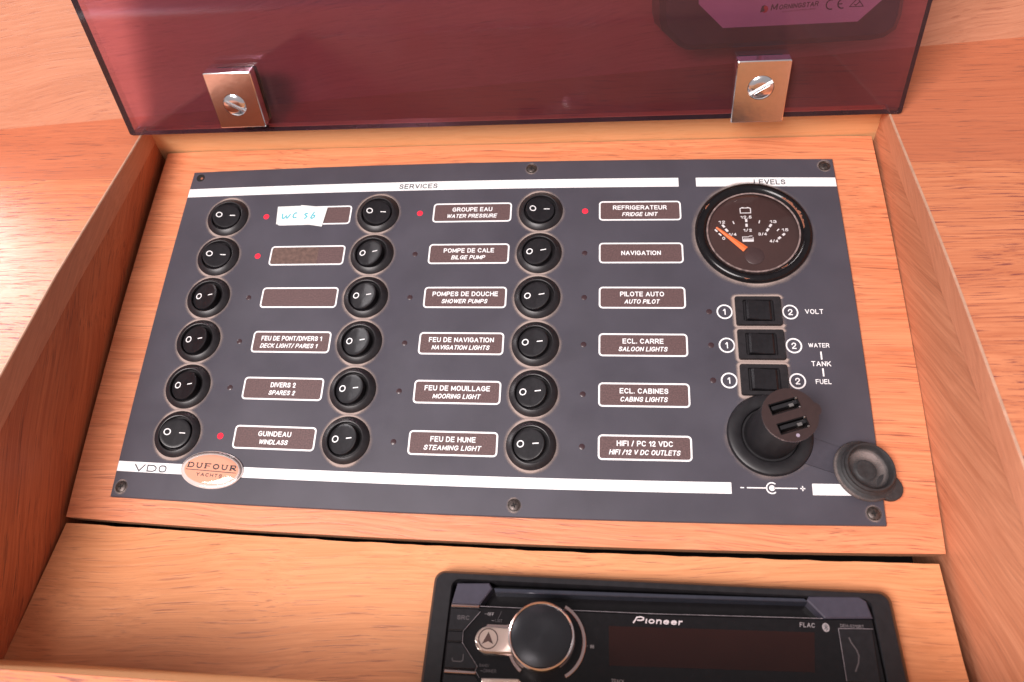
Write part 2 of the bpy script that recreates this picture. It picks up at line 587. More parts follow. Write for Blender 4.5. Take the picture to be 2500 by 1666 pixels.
# sans-serif letters as pen strokes: width, then strokes on a unit cap height ('*' marks a closed one)
GLYPHS = {
    'A': (.74, [(0, 0), (.37, 1), (.74, 0)], [(.13, .32), (.61, .32)]),
    'B': (.64, [(0, 0), (0, 1)], [(.02, 1), (.36, 1), (.53, .94), (.58, .77), (.53, .6), (.36, .53)], [(.02, .53), (.4, .53), (.58, .46), (.64, .27), (.58, .07), (.4, 0), (.02, 0)]),
    'C': (.70, _arc(.37, .5, .37, .5, 38, 322, 12)),
    'D': (.68, [(0, 0), (0, 1)], [(0.02, 1), (.3, 1)] + _arc(.3, .5, .38, .5, 70, -70, 7) + [(.3, 0), (0.02, 0)]),
    'E': (.60, [(.6, 1), (0, 1), (0, 0), (.6, 0)], [(0, .52), (.54, .52)]),
    'F': (.56, [(.56, 1), (0, 1), (0, 0)], [(0, .52), (.48, .52)]),
    'G': (.74, _arc(.38, .5, .38, .5, 42, 318, 12) + [(.74, .2), (.74, .47), (.44, .47)]),
    'H': (.66, [(0, 0), (0, 1)], [(.66, 0), (.66, 1)], [(0, .53), (.66, .53)]),
    'I': (.0, [(0, 0), (0, 1)]),
    'J': (.48, [(.48, 1), (.48, .25), (.4, .06), (.24, 0), (.08, .06), (0, .25)]),
    'K': (.68, [(0, 0), (0, 1)], [(.64, 1), (.02, .42)], [(.22, .6), (.68, 0)]),
    'L': (.54, [(0, 1), (0, 0), (.54, 0)]),
    'M': (.80, [(0, 0), (0, 1), (.4, .12), (.8, 1), (.8, 0)]),
    'N': (.66, [(0, 0), (0, 1), (.66, 0), (.66, 1)]),
    'O': (.76, _arc(.38, .5, .38, .5, 0, 360, 18), '*'),
    'P': (.62, [(0, 0), (0, 1)], [(.02, 1), (.38, 1), (.56, .93), (.62, .73), (.56, .53), (.38, .45), (.02, .45)]),
    'Q': (.76, _arc(.38, .5, .38, .5, 0, 360, 18), '*', [(.45, .25), (.76, -.04)]),
    'R': (.68, [(0, 0), (0, 1)], [(.02, 1), (.4, 1), (.58, .93), (.64, .74), (.58, .55), (.4, .48), (.02, .48)], [(.36, .48), (.68, 0)]),
    'S': (.62, [(.6, .76), (.52, .93), (.32, 1), (.1, .93), (.03, .76), (.1, .6), (.32, .52), (.54, .44), (.62, .26), (.54, .07), (.3, 0), (.08, .08), (0, .27)]),
    'T': (.64, [(0, 1), (.64, 1)], [(.32, 1), (.32, 0)]),
    'U': (.66, [(0, 1), (0, .34), (.06, .12), (.2, .01), (.33, 0), (.46, .01), (.6, .12), (.66, .34), (.66, 1)]),
    'V': (.70, [(0, 1), (.35, 0), (.7, 1)]),
    'W': (1.02, [(0, 1), (.26, 0), (.51, 1), (.76, 0), (1.02, 1)]),
    'Y': (.70, [(0, 1), (.35, .45), (.7, 1)], [(.35, .45), (.35, 0)]),
    '1': (.30, [(0, .72), (.3, 1), (.3, 0)]),
    '2': (.54, [(.02, .7), (.08, .9), (.27, 1), (.46, .92), (.53, .73), (.44, .5), (0, 0), (.54, 0)]),
    '3': (.54, [(.02, .78), (.12, .95), (.27, 1), (.45, .93), (.5, .76), (.42, .6), (.25, .54), (.44, .47), (.54, .28), (.46, .07), (.27, 0), (.08, .07), (0, .24)]),
    '4': (.56, [(.42, 0), (.42, 1)], [(.42, 1), (0, .28)], [(0, .28), (.56, .28)]),
    '5': (.54, [(.5, 1), (.1, 1), (.04, .5), (.28, .62), (.48, .52), (.54, .32), (.46, .08), (.26, 0), (.07, .07), (0, .24)]),
    '8': (.54, _arc(.27, .77, .22, .23, 0, 360, 12), '*', _arc(.27, .27, .27, .27, 0, 360, 12), '*'),
    '0': (.54, _arc(.27, .5, .27, .5, 0, 360, 16), '*'),
    '/': (.34, [(0, -.04), (.34, 1.04)]),
    '-': (.30, [(0, .38), (.3, .38)]),
    '.': (.0, [(0, 0), (0, .06)]),
    'i': (.0, [(0, 0), (0, .72)]),
    'o': (.60, _arc(.3, .36, .3, .36, 0, 360, 14), '*'),
    'n': (.50, [(0, 0), (0, .72)], [(0, .45), (.1, .66), (.28, .72), (.44, .65), (.5, .45), (.5, 0)]),
    'e': (.58, [(.04, .38), (.54, .38)], [(.57, .36), (.52, .6), (.3, .72), (.08, .6), (0, .36), (.08, .1), (.3, 0), (.52, .1)]),
    'r': (.32, [(0, 0), (0, .72)], [(0, .42), (.1, .64), (.32, .7)]),
}


def text_bm(bm, s, x0, x1, y, cap, z, bold=0.0, shear=0.0, space=1.0, thick=0.03):
    """lettering fitted between x0 and x1 on the baseline y with cap height cap; bold sets the pen width"""
    pen = 0.125 + bold * 2.6
    gap = (0.24 + pen * 0.55) * space
    adv, place = 0.0, []
    for ch in s:
        if ch == ' ':
            adv += 0.46
            continue
        g_ = GLYPHS[ch]
        place.append((adv, g_))
        adv += g_[0] + gap
    total = adv - gap
    t = pen * cap
    slack = shear * cap
    sx = max(0.05, (x1 - x0 - t - slack) / max(total, 0.001)) if total > 0 else 0
    k = 0
    for a0, g_ in place:
        items = list(g_[1:])
        for q, st in enumerate(items):
            if st == '*':
                continue
            closed = q + 1 < len(items) and items[q + 1] == '*'
            st = st[:-1] if closed else st
            pts = []
            for (px, py) in st:
                yy = t / 2 + py * (cap - t)
                pts.append((x0 + t / 2 + (a0 + px) * sx + yy * shear, y + yy))
            # flat ends reach the full cap height on upright stems
            if not closed:
                for e, o_ in ((0, 1), (-1, -2)):
                    d = Vector(pts[e]) - Vector(pts[o_])
                    if d.length > 0:
                        d = d.normalized() * t * 0.42
                        pts[e] = (pts[e][0] + d.x, pts[e][1] + d.y)
            runs, run = [], [pts[0]]
            for e in range(1, len(pts)):
                run.append(pts[e])
                if e < len(pts) - 1:
                    d1 = (Vector(pts[e]) - Vector(pts[e - 1])).normalized()
                    d2 = (Vector(pts[e + 1]) - Vector(pts[e])).normalized()
                    if d1.dot(d2) < -0.25:
                        runs.append(run)
                        run = [pts[e]]
            runs.append(run)
            for run in runs:
                stroke(bm, run, t, z, z + thick + 0.004 * (k % 6), closed=closed)
                k += 1
    return bm


# A slight in-plane bow stands in for the lens's barrel distortion: this gives where a point of its drawing sits.
TERMS = [(0, 0), (0, 1), (0, 2), (0, 3), (1, 0), (1, 1), (1, 2), (2, 0), (2, 1), (3, 0)]
BX = [-0.275, 0.145, 0.097, -0.007, 5.112, -0.253, -1.808, 0.604, -0.388, -6.681]
BY = [0.189, 2.189, -0.368, -0.961, 0.094, 0.111, -0.199, -0.194, -3.629, -0.007]


def P(x, y):
    u, v = (x - 127) / 200, (y + 62) / 110
    return (x + sum(c * u ** i * v ** j for c, (i, j) in zip(BX, TERMS)),
            y + sum(c * u ** i * v ** j for c, (i, j) in zip(BY, TERMS)))


def warp(bm, ox=0, oy=0):
    for v in bm.verts:
        v.co.x, v.co.y = P(v.co.x, v.co.y)
    return bm


def band(bm, x0, x1, y0, y1, z0, z1, n=24):
    """long strip of the panel drawing, in n pieces, following the panel"""
    pts = [P(x0 + (x1 - x0) * i / n, y0) for i in range(n + 1)] + [P(x1 + (x0 - x1) * i / n, y1) for i in range(n + 1)]
    return loft(bm, [[(x, y, z0) for x, y in pts], [(x, y, z1) for x, y in pts]])


# ------------------------------------------------------------------ the setting
def zd(y): return 33.8 - 0.24 * y                     # desk surface


def lerp_line(pts, t):
    for a, b in zip(pts, pts[1:]):
        if (a[0] >= t >= b[0]):
            k = (a[0] - t) / (a[0] - b[0])
            return a[1] + (b[1] - a[1]) * k
    return pts[-1][1] if t < pts[-1][0] else pts[0][1]


RIM_L = [(60, -73.2), (36, -73.6), (-60, -77.4), (-113, -77.0), (-235, -76.0)]
RIM_R = [(60, 327.4), (36, 327.9), (-48, 330.8), (-145, 331.6), (-235, 332.0)]
YB, YF, YS = 47.5, -229.8, 6.0


def joint(x): return 49 + 0.0876 * (x + 164)


def desk_pts(lst, dz=0): return [(x, y, zd(y) + dz) for x, y in lst]


# back part of the desk top, redder and darker than the front
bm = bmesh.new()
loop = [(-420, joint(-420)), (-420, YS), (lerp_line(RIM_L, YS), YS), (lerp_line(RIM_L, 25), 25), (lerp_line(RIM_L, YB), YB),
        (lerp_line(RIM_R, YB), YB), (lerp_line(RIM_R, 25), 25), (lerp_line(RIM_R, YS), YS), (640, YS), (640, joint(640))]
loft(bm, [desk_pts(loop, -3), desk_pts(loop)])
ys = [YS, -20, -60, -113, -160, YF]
back_part = mesh_obj('desk_back', bm, M_desk_back)
tag(back_part, kind='structure')
bm = bmesh.new()
ysl = [YS - 0.15, -20, -60, -113, -160, YF]
left = [(-420, YS - 0.15)] + [(-420, -330)]
loop = [(-420, YS - 0.15), (-420, -360), (640, -360), (640, YS - 0.15)] + [(lerp_line(RIM_R, y), y) for y in ysl] + [(lerp_line(RIM_L, y), y) for y in reversed(ysl)]
loft(bm, [desk_pts(loop, -3), desk_pts(loop)])
desk = mesh_obj('desk_top', bm, M_desk)
tag(desk, kind='structure')

# side walls of the recess, each a sheet with a lipping strip and a pale worn edge
DEPTH = -42


def side_wall(name, rim, bot, sgn, mat, lip_d):
    ysw = [YB, 25, 0, -30, -60, -90, -113, -140, -170, -200, YF - 3]
    bm = bmesh.new()
    inner_top = [(lerp_line(rim, y), y, zd(y) - 0.3) for y in ysw]
    inner_bot = [(bot[0] + (bot[1] - bot[0]) * (YB - y) / (YB - YF), y, DEPTH) for y in ysw]
    tv = [bm.verts.new(p) for p in inner_top]
    # keep wall bottom line where the boards meet it: add a middle row
    mid = [bm.verts.new((b[0] + (t[0] - b[0]) * 0.12, t[1], -8)) for t, b in zip(inner_top, inner_bot)]
    bv = [bm.verts.new(p) for p in inner_bot]
    to = [bm.verts.new((p[0] + sgn * 9, p[1], p[2])) for p in inner_top]
    bo = [bm.verts.new((p[0] + sgn * 9, p[1], p[2])) for p in inner_bot]
    n = len(ysw)
    for i in range(n - 1):
        bm.faces.new((tv[i], tv[i + 1], mid[i + 1], mid[i]))
        bm.faces.new((mid[i], mid[i + 1], bv[i + 1], bv[i]))
        bm.faces.new((to[i], to[i + 1], tv[i + 1], tv[i]))
        bm.faces.new((bo[i], bo[i + 1], to[i + 1], to[i]))
    wl = mesh_obj(name, bm, mat, smooth=20)
    tag(wl, kind='structure')
    bm = bmesh.new()
    d = 0.7
    rings = []
    for (tx, ty, tz), (bx_, by_, bz_) in zip(inner_top, inner_bot):
        k = lip_d / (tz + 8)
        lx, lz = tx + (bot[0] - tx) * 0.0 + (bx_ - tx) * k * 0.88, tz - lip_d
        rings.append([(tx - sgn * d, ty, tz + 0.25), (tx + sgn * 1.0, ty, tz + 0.25), (lx + sgn * 1.0, ty, lz), (lx - sgn * 0.1, ty, lz), (lx - sgn * d, ty, lz + 0.7)])
    loft(bm, rings)
    mesh_obj('lipping', bm, M_lip, wl)
    bm = bmesh.new()
    rings = []
    for j, (tx, ty, tz) in enumerate(inner_top):
        rings.append([(tx - sgn * 0.75, ty, tz + 0.1), (tx - sgn * 0.4, ty, tz + 0.62), (tx + sgn * 0.2, ty, tz + 0.66), (tx + sgn * 0.3, ty, tz + 0.2)])
    loft(bm, rings)
    mesh_obj('edging', bm, M_edge, wl)
    return wl


side_wall('wall_left', RIM_L, (-79.5, -73.6), -1, M_wall_l, 15)
side_wall('wall_right', RIM_R, (330.6, 329.0), 1, M_wall_r, 13)
bm = bmesh.new()
box(bm, -82, 337, YB, YB + 9, DEPTH, zd(YB) - 3.2)
tag(mesh_obj('wall_back', bm, M_back), kind='structure')
bm = bmesh.new()
box(bm, -82, 337, YF - 9, YF, DEPTH, zd(YF) - 3.2)
tag(mesh_obj('wall_front', bm, M_back), kind='structure')
bm = bmesh.new()
box(bm, -84, 339, YF - 9, YB + 9, DEPTH - 4, DEPTH)
tag(mesh_obj('recess_floor', bm, M_dark), kind='structure')

# bulkhead behind the desk
J0 = Vector((-164, 49, zd(49)))
J1 = Vector((407, 99, zd(99)))
BXv = (J1 - J0).normalized()
W0 = Vector((-0.05, 0.61, 0.79))
BU = (W0 - BXv * W0.dot(BXv)).normalized()
BN = BXv.cross(BU)
bulk = empty('bulkhead_origin', O=J0, X=BXv, Nn=BN)
bm = bmesh.new()
box(bm, -95, 800, 0, 270, -10, 0)
bo = mesh_obj('bulkhead', bm, M_bulk)
bo.matrix_world = bulk.matrix_world.copy()
tag(bo, kind='structure')
bpy.data.objects.remove(bulk)

# ------------------------------------------------------------------ the two boards in the recess
bm = bmesh.new()
n = 16
x0, x1, y0, y1 = -76.7, 331.3, -168.8, 49.2
top = [P(x0, y0 + (y1 - y0) * i / n) for i in range(n)] + [P(x0 + (x1 - x0) * i / n, y1) for i in range(n)] + \
      [P(x1, y1 + (y0 - y1) * i / n) for i in range(n)] + [P(x1 + (x0 - x1) * i / n, y0) for i in range(n)]
top = [(x, min(y, YB - 0.6)) for x, y in top]
top.reverse()
loft(bm, [[(x, y, -11) for x, y in top], [(x, y, -2.4) for x, y in top]])
ub = empty('upper_board', 'wide orange veneered board that carries the black switch panel', 'board')
mesh_obj('ply_core', bm, M_ply, ub)
bm = bmesh.new()
loft(bm, [[(x, y, -2.4) for x, y in top], [(x, y, -2.0) for x, y in top]])
mesh_obj('veneer', bm, M_board, ub)

sl = 0.24
cc = 1 / math.hypot(1, sl)
LN = Vector((0, sl * cc, cc))
LO_ = Vector((0, -169.5, -4))
lb = empty('lower_board', 'pale orange veneered board sloping up in front, holding the car radio', 'board', O=LO_, Nn=LN)
pts = [(-73.1, 0.3), (-73.9, -40), (-74.6, -66)]
rp = [(326, -66), (325.3, -40), (325.9, -1.4)]
tp = []
random.seed(3)
for i in range(1, 60):
    t = i / 60
    x = 325.9 + (-73.1 - 325.9) * t
    y = -1.4 + 1.7 * t - 2.6 * math.sin(math.pi * t) + random.uniform(-0.25, 0.25)
    tp.append((x, y))
outl = pts + rp + tp
bm = bmesh.new()
loft(bm, [[(x, y, -9) for x, y in outl], [(x, y, -0.5) for x, y in outl]])
mesh_obj('ply_core', bm, M_ply, lb)
bm = bmesh.new()
loft(bm, [[(x, y, -0.5) for x, y in outl], [(x, y, 0) for x, y in outl]])
mesh_obj('veneer', bm, M_board2, lb)

# ------------------------------------------------------------------ switch panel
pan = empty('switch_panel', 'dark grey-purple switch panel with three columns of round rocker switches', 'switch panel')
bm = bmesh.new()
n = 24
x0, x1, y0, y1 = -53, 307, -157.6, 32.5
pl = [P(x0 + (x1 - x0) * i / n, y0) for i in range(n)] + [P(x1, y0 + (y1 - y0) * i / n) for i in range(n)] + \
     [P(x1 + (x0 - x1) * i / n, y1) for i in range(n)] + [P(x0, y1 + (y0 - y1) * i / n) for i in range(n)]
poly_prism(bm, pl, -2.0, 0.0, 0.35)
mesh_obj('face_plate', bm, M_plate, pan)

for a in ((-53, 224.6, 14.8, 20.3), (233.7, 307, 14.8, 20.3), (-53, 241.5, -144.8, -139.8), (276.6, 307, -144.8, -139.8)):
    bm = bmesh.new()
    x0, x1 = a[0] + (0.4 if a[0] == -53 else 0), a[1] - (0.4 if a[1] == 307 else 0)
    band(bm, x0, x1, a[2], a[3], 0.0, 0.05)
    mesh_obj('stripe', bm, M_white, pan)


def print_text(name, s, x0, x1, y, cap, mat=M_white, z=0.0, **kw):
    bm = bmesh.new()
    text_bm(bm, s, x0, x1, y, cap, z, **kw)
    warp(bm)
    return mesh_obj(name, bm, mat, pan)


print_text('lettering', 'SERVICES', 74.4, 95.8, 15.9, 3.1, M_print_black, z=0.06, space=1.0, bold=0.018)
print_text('lettering', 'LEVELS', 263.8, 280.2, 15.9, 3.2, M_print_black, z=0.06, space=1.0, bold=0.018)
print_text('lettering', 'VOLT', 281.8, 290.5, -58.3, 2.5, bold=0.01)
print_text('lettering', 'WATER', 281.5, 291.3, -75.6, 2.2, bold=0.01)
print_text('lettering', 'TANK', 281.9, 291.0, -85.0, 2.5, bold=0.01)
print_text('lettering', 'FUEL', 283.0, 290.2, -93.7, 2.3, bold=0.01)
for a, b in ((-77.7, -81.7), (-86.0, -90.0)):
    bm = bmesh.new()
    box(bm, 286.6, 287.3, b, a, 0, 0.05)
    mesh_obj('tick_mark', warp(bm), M_white, pan)
# VDO, drawn in wide thin strokes
bm = bmesh.new()
zt = (0.06, 0.1)
stroke(bm, [(-43.0, -140.9), (-40.2, -144.2), (-37.2, -140.9)], 0.62, *zt)
stroke(bm, [(-35.7, -144.1), (-35.7, -141.2), (-32.6, -141.2), (-31.2, -141.9), (-30.9, -142.7), (-31.2, -143.5), (-32.6, -144.1)], 0.6, *zt, closed=True)
stroke(bm, [(-29.2, -142.65), (-29.0, -141.7), (-28.2, -141.2), (-26.6, -141.2), (-25.7, -141.7), (-25.5, -142.65), (-25.7, -143.6), (-26.6, -144.1), (-28.2, -144.1), (-29.0, -143.6)], 0.6, *zt, closed=True)
mesh_obj('lettering', warp(bm), M_print_black, pan)
# DC plug symbol
bm = bmesh.new()
z_ = (0.0, 0.05)
stroke(bm, [(245.4, -142.0), (247.0, -142.0)], 0.45, *z_)
stroke(bm, [(248.2, -142.0), (256.6, -142.0)], 0.5, *z_)
stroke(bm, circle(2.35, 24, 259.1, -142.0, 48, 312), 0.55, *z_)
lathe(bm, [(1.25, 0), (1.25, 0.05)], 24, 259.1, -142.0, cap1=True)
stroke(bm, [(260.0, -142.0), (270.2, -142.0)], 0.5, *z_)
stroke(bm, [(271.3, -142.0), (273.5, -142.0)], 0.45, *z_)
stroke(bm, [(272.4, -143.1), (272.4, -140.9)], 0.45, *z_)
mesh_obj('plug_symbol', warp(bm), M_white, pan)

# round rocker switches
ROWS = [0, -25, -50, -75, -100, -125]
COLX = [0.0, 87.8, 175.7]
DUST = []          # (kind, x, y, size...)


def make_round():
    bm = bmesh.new()
    lathe(bm, [(11.75, 0.0), (11.75, 0.7), (11.5, 1.05), (9.5, 2.35), (9.1, 2.5), (8.75, 2.4), (8.6, 2.0), (8.55, 0.15)], 48, cap1=True)
    s = mesh_obj('rocker_switch', bm, M_bezel, pan, smooth=28)
    return s


def rocker_mesh(side, flat=1.0):
    bm = bmesh.new()
    nn = 44
    R = 8.2

    def zt_(x):
        return 2.35 + side * x * 0.225 * flat + 0.085 * math.sqrt(x * x + 0.6)
    rows = []
    for r, dz in ((2, 0), (4, 0), (6, 0), (6.9, 0), (7.3, -0.1), (7.55, -0.4), (7.65, -0.9), (7.75, None)):
        ring = []
        for i in range(nn):
            a = 2 * math.pi * i / nn
            x, y = r * math.cos(a), r * math.sin(a)
            ring.append((x, y, 0.3 if dz is None else max(0.35, zt_(x) + dz)))
        rows.append(ring)
    loft(bm, list(reversed(rows)), cap0=False, cap1=True)
    return bm, zt_


proto = {}
SHX = {'off': 0.95, 'on': 0.0}
for key, side, fl in (('off', 1, 1.25), ('on', -1, 0.7)):
    bez = make_round()
    bm, zf = rocker_mesh(side, fl)
    for v in bm.verts: v.co.x -= SHX[key]
    rk = mesh_obj('rocker', bm, M_black, bez, smooth=30)
    bm = bmesh.new()
    stroke(bm, circle(1.45, 24, -3.9, 0.25), 0.5, 0, 0.03, closed=True)
    stroke(bm, [(1.9, 0.25), (4.9, 0.25)], 0.5, 0, 0.03)
    for v in bm.verts:
        v.co.z += zf(v.co.x) + 0.03
        v.co.x -= SHX[key]
    mesh_obj('switch_symbol', bm, M_white, bez)
    proto[key] = bez
used = set()
ON = {(0, 0), (0, 1), (0, 5), (1, 0), (2, 0)}
for i, cx_ in enumerate(COLX):
    for j, ry in enumerate(ROWS):
        key = 'on' if (i, j) in ON else 'off'
        o = proto[key] if key not in used else dup(proto[key], pan)
        used.add(key)
        px, py = P(cx_ - 23.2, ry)
        o.location = (px * MM, py * MM, 0)
        o.rotation_euler = (0, 0, rad([0.5, -1.2, 0.8, -0.4, 1.5, -1.0][(i * 5 + j) % 6]))
        if key == 'on':
            o['label'] = 'round rocker switch pressed to the on side'
        DUST.append(('c', px, py, 11.75, 2.2, 1.0))

# indicator lights
bm = bmesh.new()
lathe(bm, [(1.42, 0.0), (1.38, 0.08), (1.0, 0.2), (0.5, 0.26)], 24, cap1=True)
led_off0 = mesh_obj('indicator_light', bm, M_led_off, pan, smooth=40)
bm = bmesh.new()
lathe(bm, [(1.6, 0.0), (1.58, 0.1), (1.1, 0.25), (0.5, 0.3)], 24, cap1=True)
led_on0 = mesh_obj('indicator_light', bm, M_led, pan, smooth=40)
led_on0['label'] = 'glowing red indicator light'
fo = fn = False
for i, cx_ in enumerate(COLX + [236.0]):
    for ry in (ROWS if i < 3 else (-57.4, -74.8, -92.4)):
        on = i < 3 and (i, ROWS.index(ry)) in ON
        if on:
            o = dup(led_on0, pan) if fn else led_on0
            fn = True
        else:
            o = dup(led_off0, pan) if fo else led_off0
            fo = True
        px, py = P(cx_, ry)
        o.location = (px * MM, py * MM, 0)

# name strips
NAMES = {
    (0, 3): ('FEU DE PONT/DIVERS 1', 32.7, 'DECK LIGHT/ PARES 1', 31.2), (0, 4): ('DIVERS 2', 13.2, 'SPARES 2', 14.3), (0, 5): ('GUINDEAU', 17.0, 'WINDLASS', 15.3),
    (1, 0): ('GROUPE EAU', 21.4, 'WATER PRESSURE', 27.2), (1, 1): ('POMPE DE CALE', 26.4, 'BILGE PUMP', 18.0), (1, 2): ('POMPES DE DOUCHE', 33.4, 'SHOWER PUMPS', 23.7),
    (1, 3): ('FEU DE NAVIGATION', 32.3, 'NAVIGATION LIGHTS', 29.0), (1, 4): ('FEU DE MOUILLAGE', 31.7, 'MOORING LIGHT', 23.4), (1, 5): ('FEU DE HUNE', 21.4, 'STEAMING LIGHT', 27.4),
    (2, 0): ('REFRIGERATEUR', 27.7, 'FRIDGE UNIT', 18.5), (2, 1): ('NAVIGATION', 19.8, None, 0), (2, 2): ('PILOTE AUTO', 21.4, 'AUTO PILOT', 17.4),
    (2, 3): ('ECL. CARRE', 19.4, 'SALOON LIGHTS', 23.5), (2, 4): ('ECL. CABINES', 22.4, 'CABINS LIGHTS', 22.2), (2, 5): ('HIFI / PC 12 VDC', 25.2, 'HIFI /12 V DC OUTLETS', 32.2)}
for i, cx_ in enumerate(COLX):
    for j, ry in enumerate(ROWS):
        mx_, my_ = cx_ + 28.3, ry
        bm = bmesh.new()
        loft(bm, [[(x, y, 0.0) for x, y in rrect(41.4, 11.0, 1.4, 4, mx_, my_)], [(x, y, 0.04) for x, y in rrect(41.4, 11.0, 1.4, 4, mx_, my_)]])
        o = mesh_obj('name_strip', warp(bm), M_brown, pan)
        bm = bmesh.new()
        ringflat(bm, rrect(42.2, 11.8, 2.0, 5, mx_, my_), rrect(40.6, 10.2, 1.2, 5, mx_, my_), 0.0, 0.09)
        mesh_obj('white_border', warp(bm), M_white, o)
        if (i, j) in NAMES:
            a, wa, b, wb = NAMES[(i, j)]
            bm = bmesh.new()
            bd = 0.019
            if b:
                text_bm(bm, a, mx_ - wa / 2, mx_ + wa / 2, my_ + 0.65, 2.6, 0.06, bold=bd)
                text_bm(bm, b, mx_ - wb / 2 - (0.8 if i == 0 and j == 3 else 0), mx_ + wb / 2 - (0.8 if i == 0 and j == 3 else 0), my_ - 3.3, 2.4, 0.06, bold=bd, shear=0.22)
            else:
                text_bm(bm, a, mx_ - wa / 2, mx_ + wa / 2, my_ - 1.3, 2.6, 0.06, bold=bd)
            mesh_obj('lettering', warp(bm), M_white, o)
            o['label'] = 'brown name strip lettered ' + a + (' ' + b if b else '')
        elif j == 1:
            bm = bmesh.new()
            box(bm, mx_ - 20.2, mx_ + 6.2, my_ - 5.0, my_ + 5.0, 0.04, 0.06)
            mesh_obj('faded_tape', warp(bm), plain('faded_tape', (0.125, 0.075, 0.062), 0.4, vary=0.3, vscale=0.5, speck=0.4, spscale=2.2), o)

# three square rocker switches with circled numbers
for k, yc in enumerate((-57.2, -74.6, -92.2)):
    px, py = P(259.4, yc)
    bm = bmesh.new()
    rings = []
    for (w_, h_, r_, z0_) in ((21.6, 15.4, 1.1, 0), (21.6, 15.4, 1.1, 1.1), (20.9, 14.7, 0.9, 1.6), (14.6, 11.4, 0.8, 1.6), (14.2, 11.0, 0.7, 1.3), (13.8, 10.8, 0.6, 0.2)):
        rings.append([(x, y, z0_) for x, y in rrect(w_, h_, r_, 4)])
    loft(bm, rings, cap0=False)
    sw = mesh_obj('selector_switch', bm, M_bezel, pan, loc=(px, py, 0), smooth=28)
    bm = bmesh.new()
    ringsr = []
    nx = 12
    # rocker body swept across x with a curved top, its left end raised
    for (dy, dzz) in ((-5.1, -9), (-5.1, -0.5), (-4.8, -0.08), (-4.4, 0), (4.4, 0), (4.8, -0.08), (5.1, -0.5), (5.1, -9)):
        row = []
        for q_ in range(nx + 1):
            x = -6.0 + 12.0 * q_ / nx
            zz = 3.1 - 0.14 * (x + 4.6) + 0.018 * x * x * 0.6
            if q_ == 0: zz -= 0.9
            if q_ == nx: zz -= 0.7
            row.append((x, dy, 0.3 if dzz == -9 else zz + dzz))
        ringsr.append([bm.verts.new(p) for p in row])
    for a_, b_ in zip(ringsr, ringsr[1:]):
        for q_ in range(nx):
            bm.faces.new((a_[q_], a_[q_ + 1], b_[q_ + 1], b_[q_]))
    for q_ in (0, nx):
        bm.faces.new([r_[q_] for r_ in ringsr])
    mesh_obj('rocker', bm, M_black, sw, smooth=30)
    DUST.append(('r', px, py, 21.6, 15.4, 2.4, 1.6))
    for num, xc in (('1', 243.4), ('2', 274.7)):
        bm = bmesh.new()
        yc2 = (-57.4, -74.8, -92.4)[k]
        stroke(bm, circle(3.5, 36, xc, yc2), 0.7, 0.0, 0.05, closed=True)
        if num == '1':
            text_bm(bm, '1', xc - 0.75, xc + 0.45, yc2 - 1.6, 3.3, 0.02, bold=0.01)
        else:
            text_bm(bm, '2', xc - 1.15, xc + 1.15, yc2 - 1.6, 3.2, 0.02, bold=0.01)
        mesh_obj('circled_number', warp(bm), M_white, pan)

# gauge
gx, gy = P(260.5, -13.5)
bm = bmesh.new()
lathe(bm, [(28.8, 0.0), (28.9, 1.2), (28.5, 2.2), (27.6, 2.9), (26.4, 3.2), (25.2, 3.0), (24.2, 2.3), (23.4, 1.4), (23.0, 1.0), (22.9, 0.1)], 72, cap1=True)
gauge = mesh_obj('gauge', bm, M_gloss, pan, loc=(gx, gy, 0), smooth=40)
gauge['label'] = 'round black battery and tank gauge with an orange needle'
DUST.append(('c', gx, gy, 28.9, 3.0, 0.75))
bm = bmesh.new()
lathe(bm, [(22.8, 0.2), (22.7, 0.25)], 64, cap1=True)
mesh_obj('dial', bm, M_dial, gauge)
bm = bmesh.new()
lathe(bm, [(22.9, 1.25), (22.0, 1.5), (19.0, 1.85), (12, 2.1), (5, 2.2)], 64, cap1=True)
mesh_obj('gauge_glass', bm, M_glass, gauge, smooth=60)
bm = bmesh.new()
lathe(bm, [(23.2, 1.3), (23.1, 1.65), (22.6, 1.75), (22.3, 1.5)], 64)
mesh_obj('gauge_seal', bm, plain('dusty_seal', (0.24, 0.17, 0.16), 0.6, vary=0.6, vscale=0.35, speck=0.5), gauge, smooth=60)
# dial print; places were read on the glass, so they are shifted to the dial under it
SH = (-258.55 - 0.6, 15.1 + 1.15)


def g(x, y): return (x - 259.7, y + 15.1)


Zg = 0.26
bm = bmesh.new()


def gbar(a, b, wd): stroke(bm, [g(*a), g(*b)], wd, Zg, Zg + 0.04)


for a, b in (((241.0, -13.0), (242.2, -14.3)), ((242.8, -15.3), (244.0, -16.6))): gbar(a, b, 0.8)
for a, b in (((244.8, -10.2), (245.9, -11.8)), ((246.3, -12.7), (247.4, -14.3))): gbar(a, b, 1.15)
for a, b in (((256.9, -7.0), (256.9, -8.8)), ((256.9, -9.8), (256.9, -11.6))): gbar(a, b, 1.15)
for a, b in (((269.2, -10.2), (268.1, -11.8)), ((267.6, -12.7), (266.5, -14.3))): gbar(a, b, 1.15)
for a, b in (((275.3, -15.7), (274.1, -16.8)), ((273.1, -17.7), (271.8, -18.8))): gbar(a, b, 1.15)
gbar((250.2, -8.2), (250.8, -9.9), 0.55)
gbar((263.6, -7.9), (263.1, -9.6), 0.55)
gbar((272.7, -13.0), (271.6, -14.2), 0.55)


def gt(s, cx_, cy_, wd, cap=1.7, bold=0.03):
    x, y = g(cx_, cy_)
    text_bm(bm, s, x - wd / 2, x + wd / 2, y - cap / 2, cap, Zg, bold=bold)


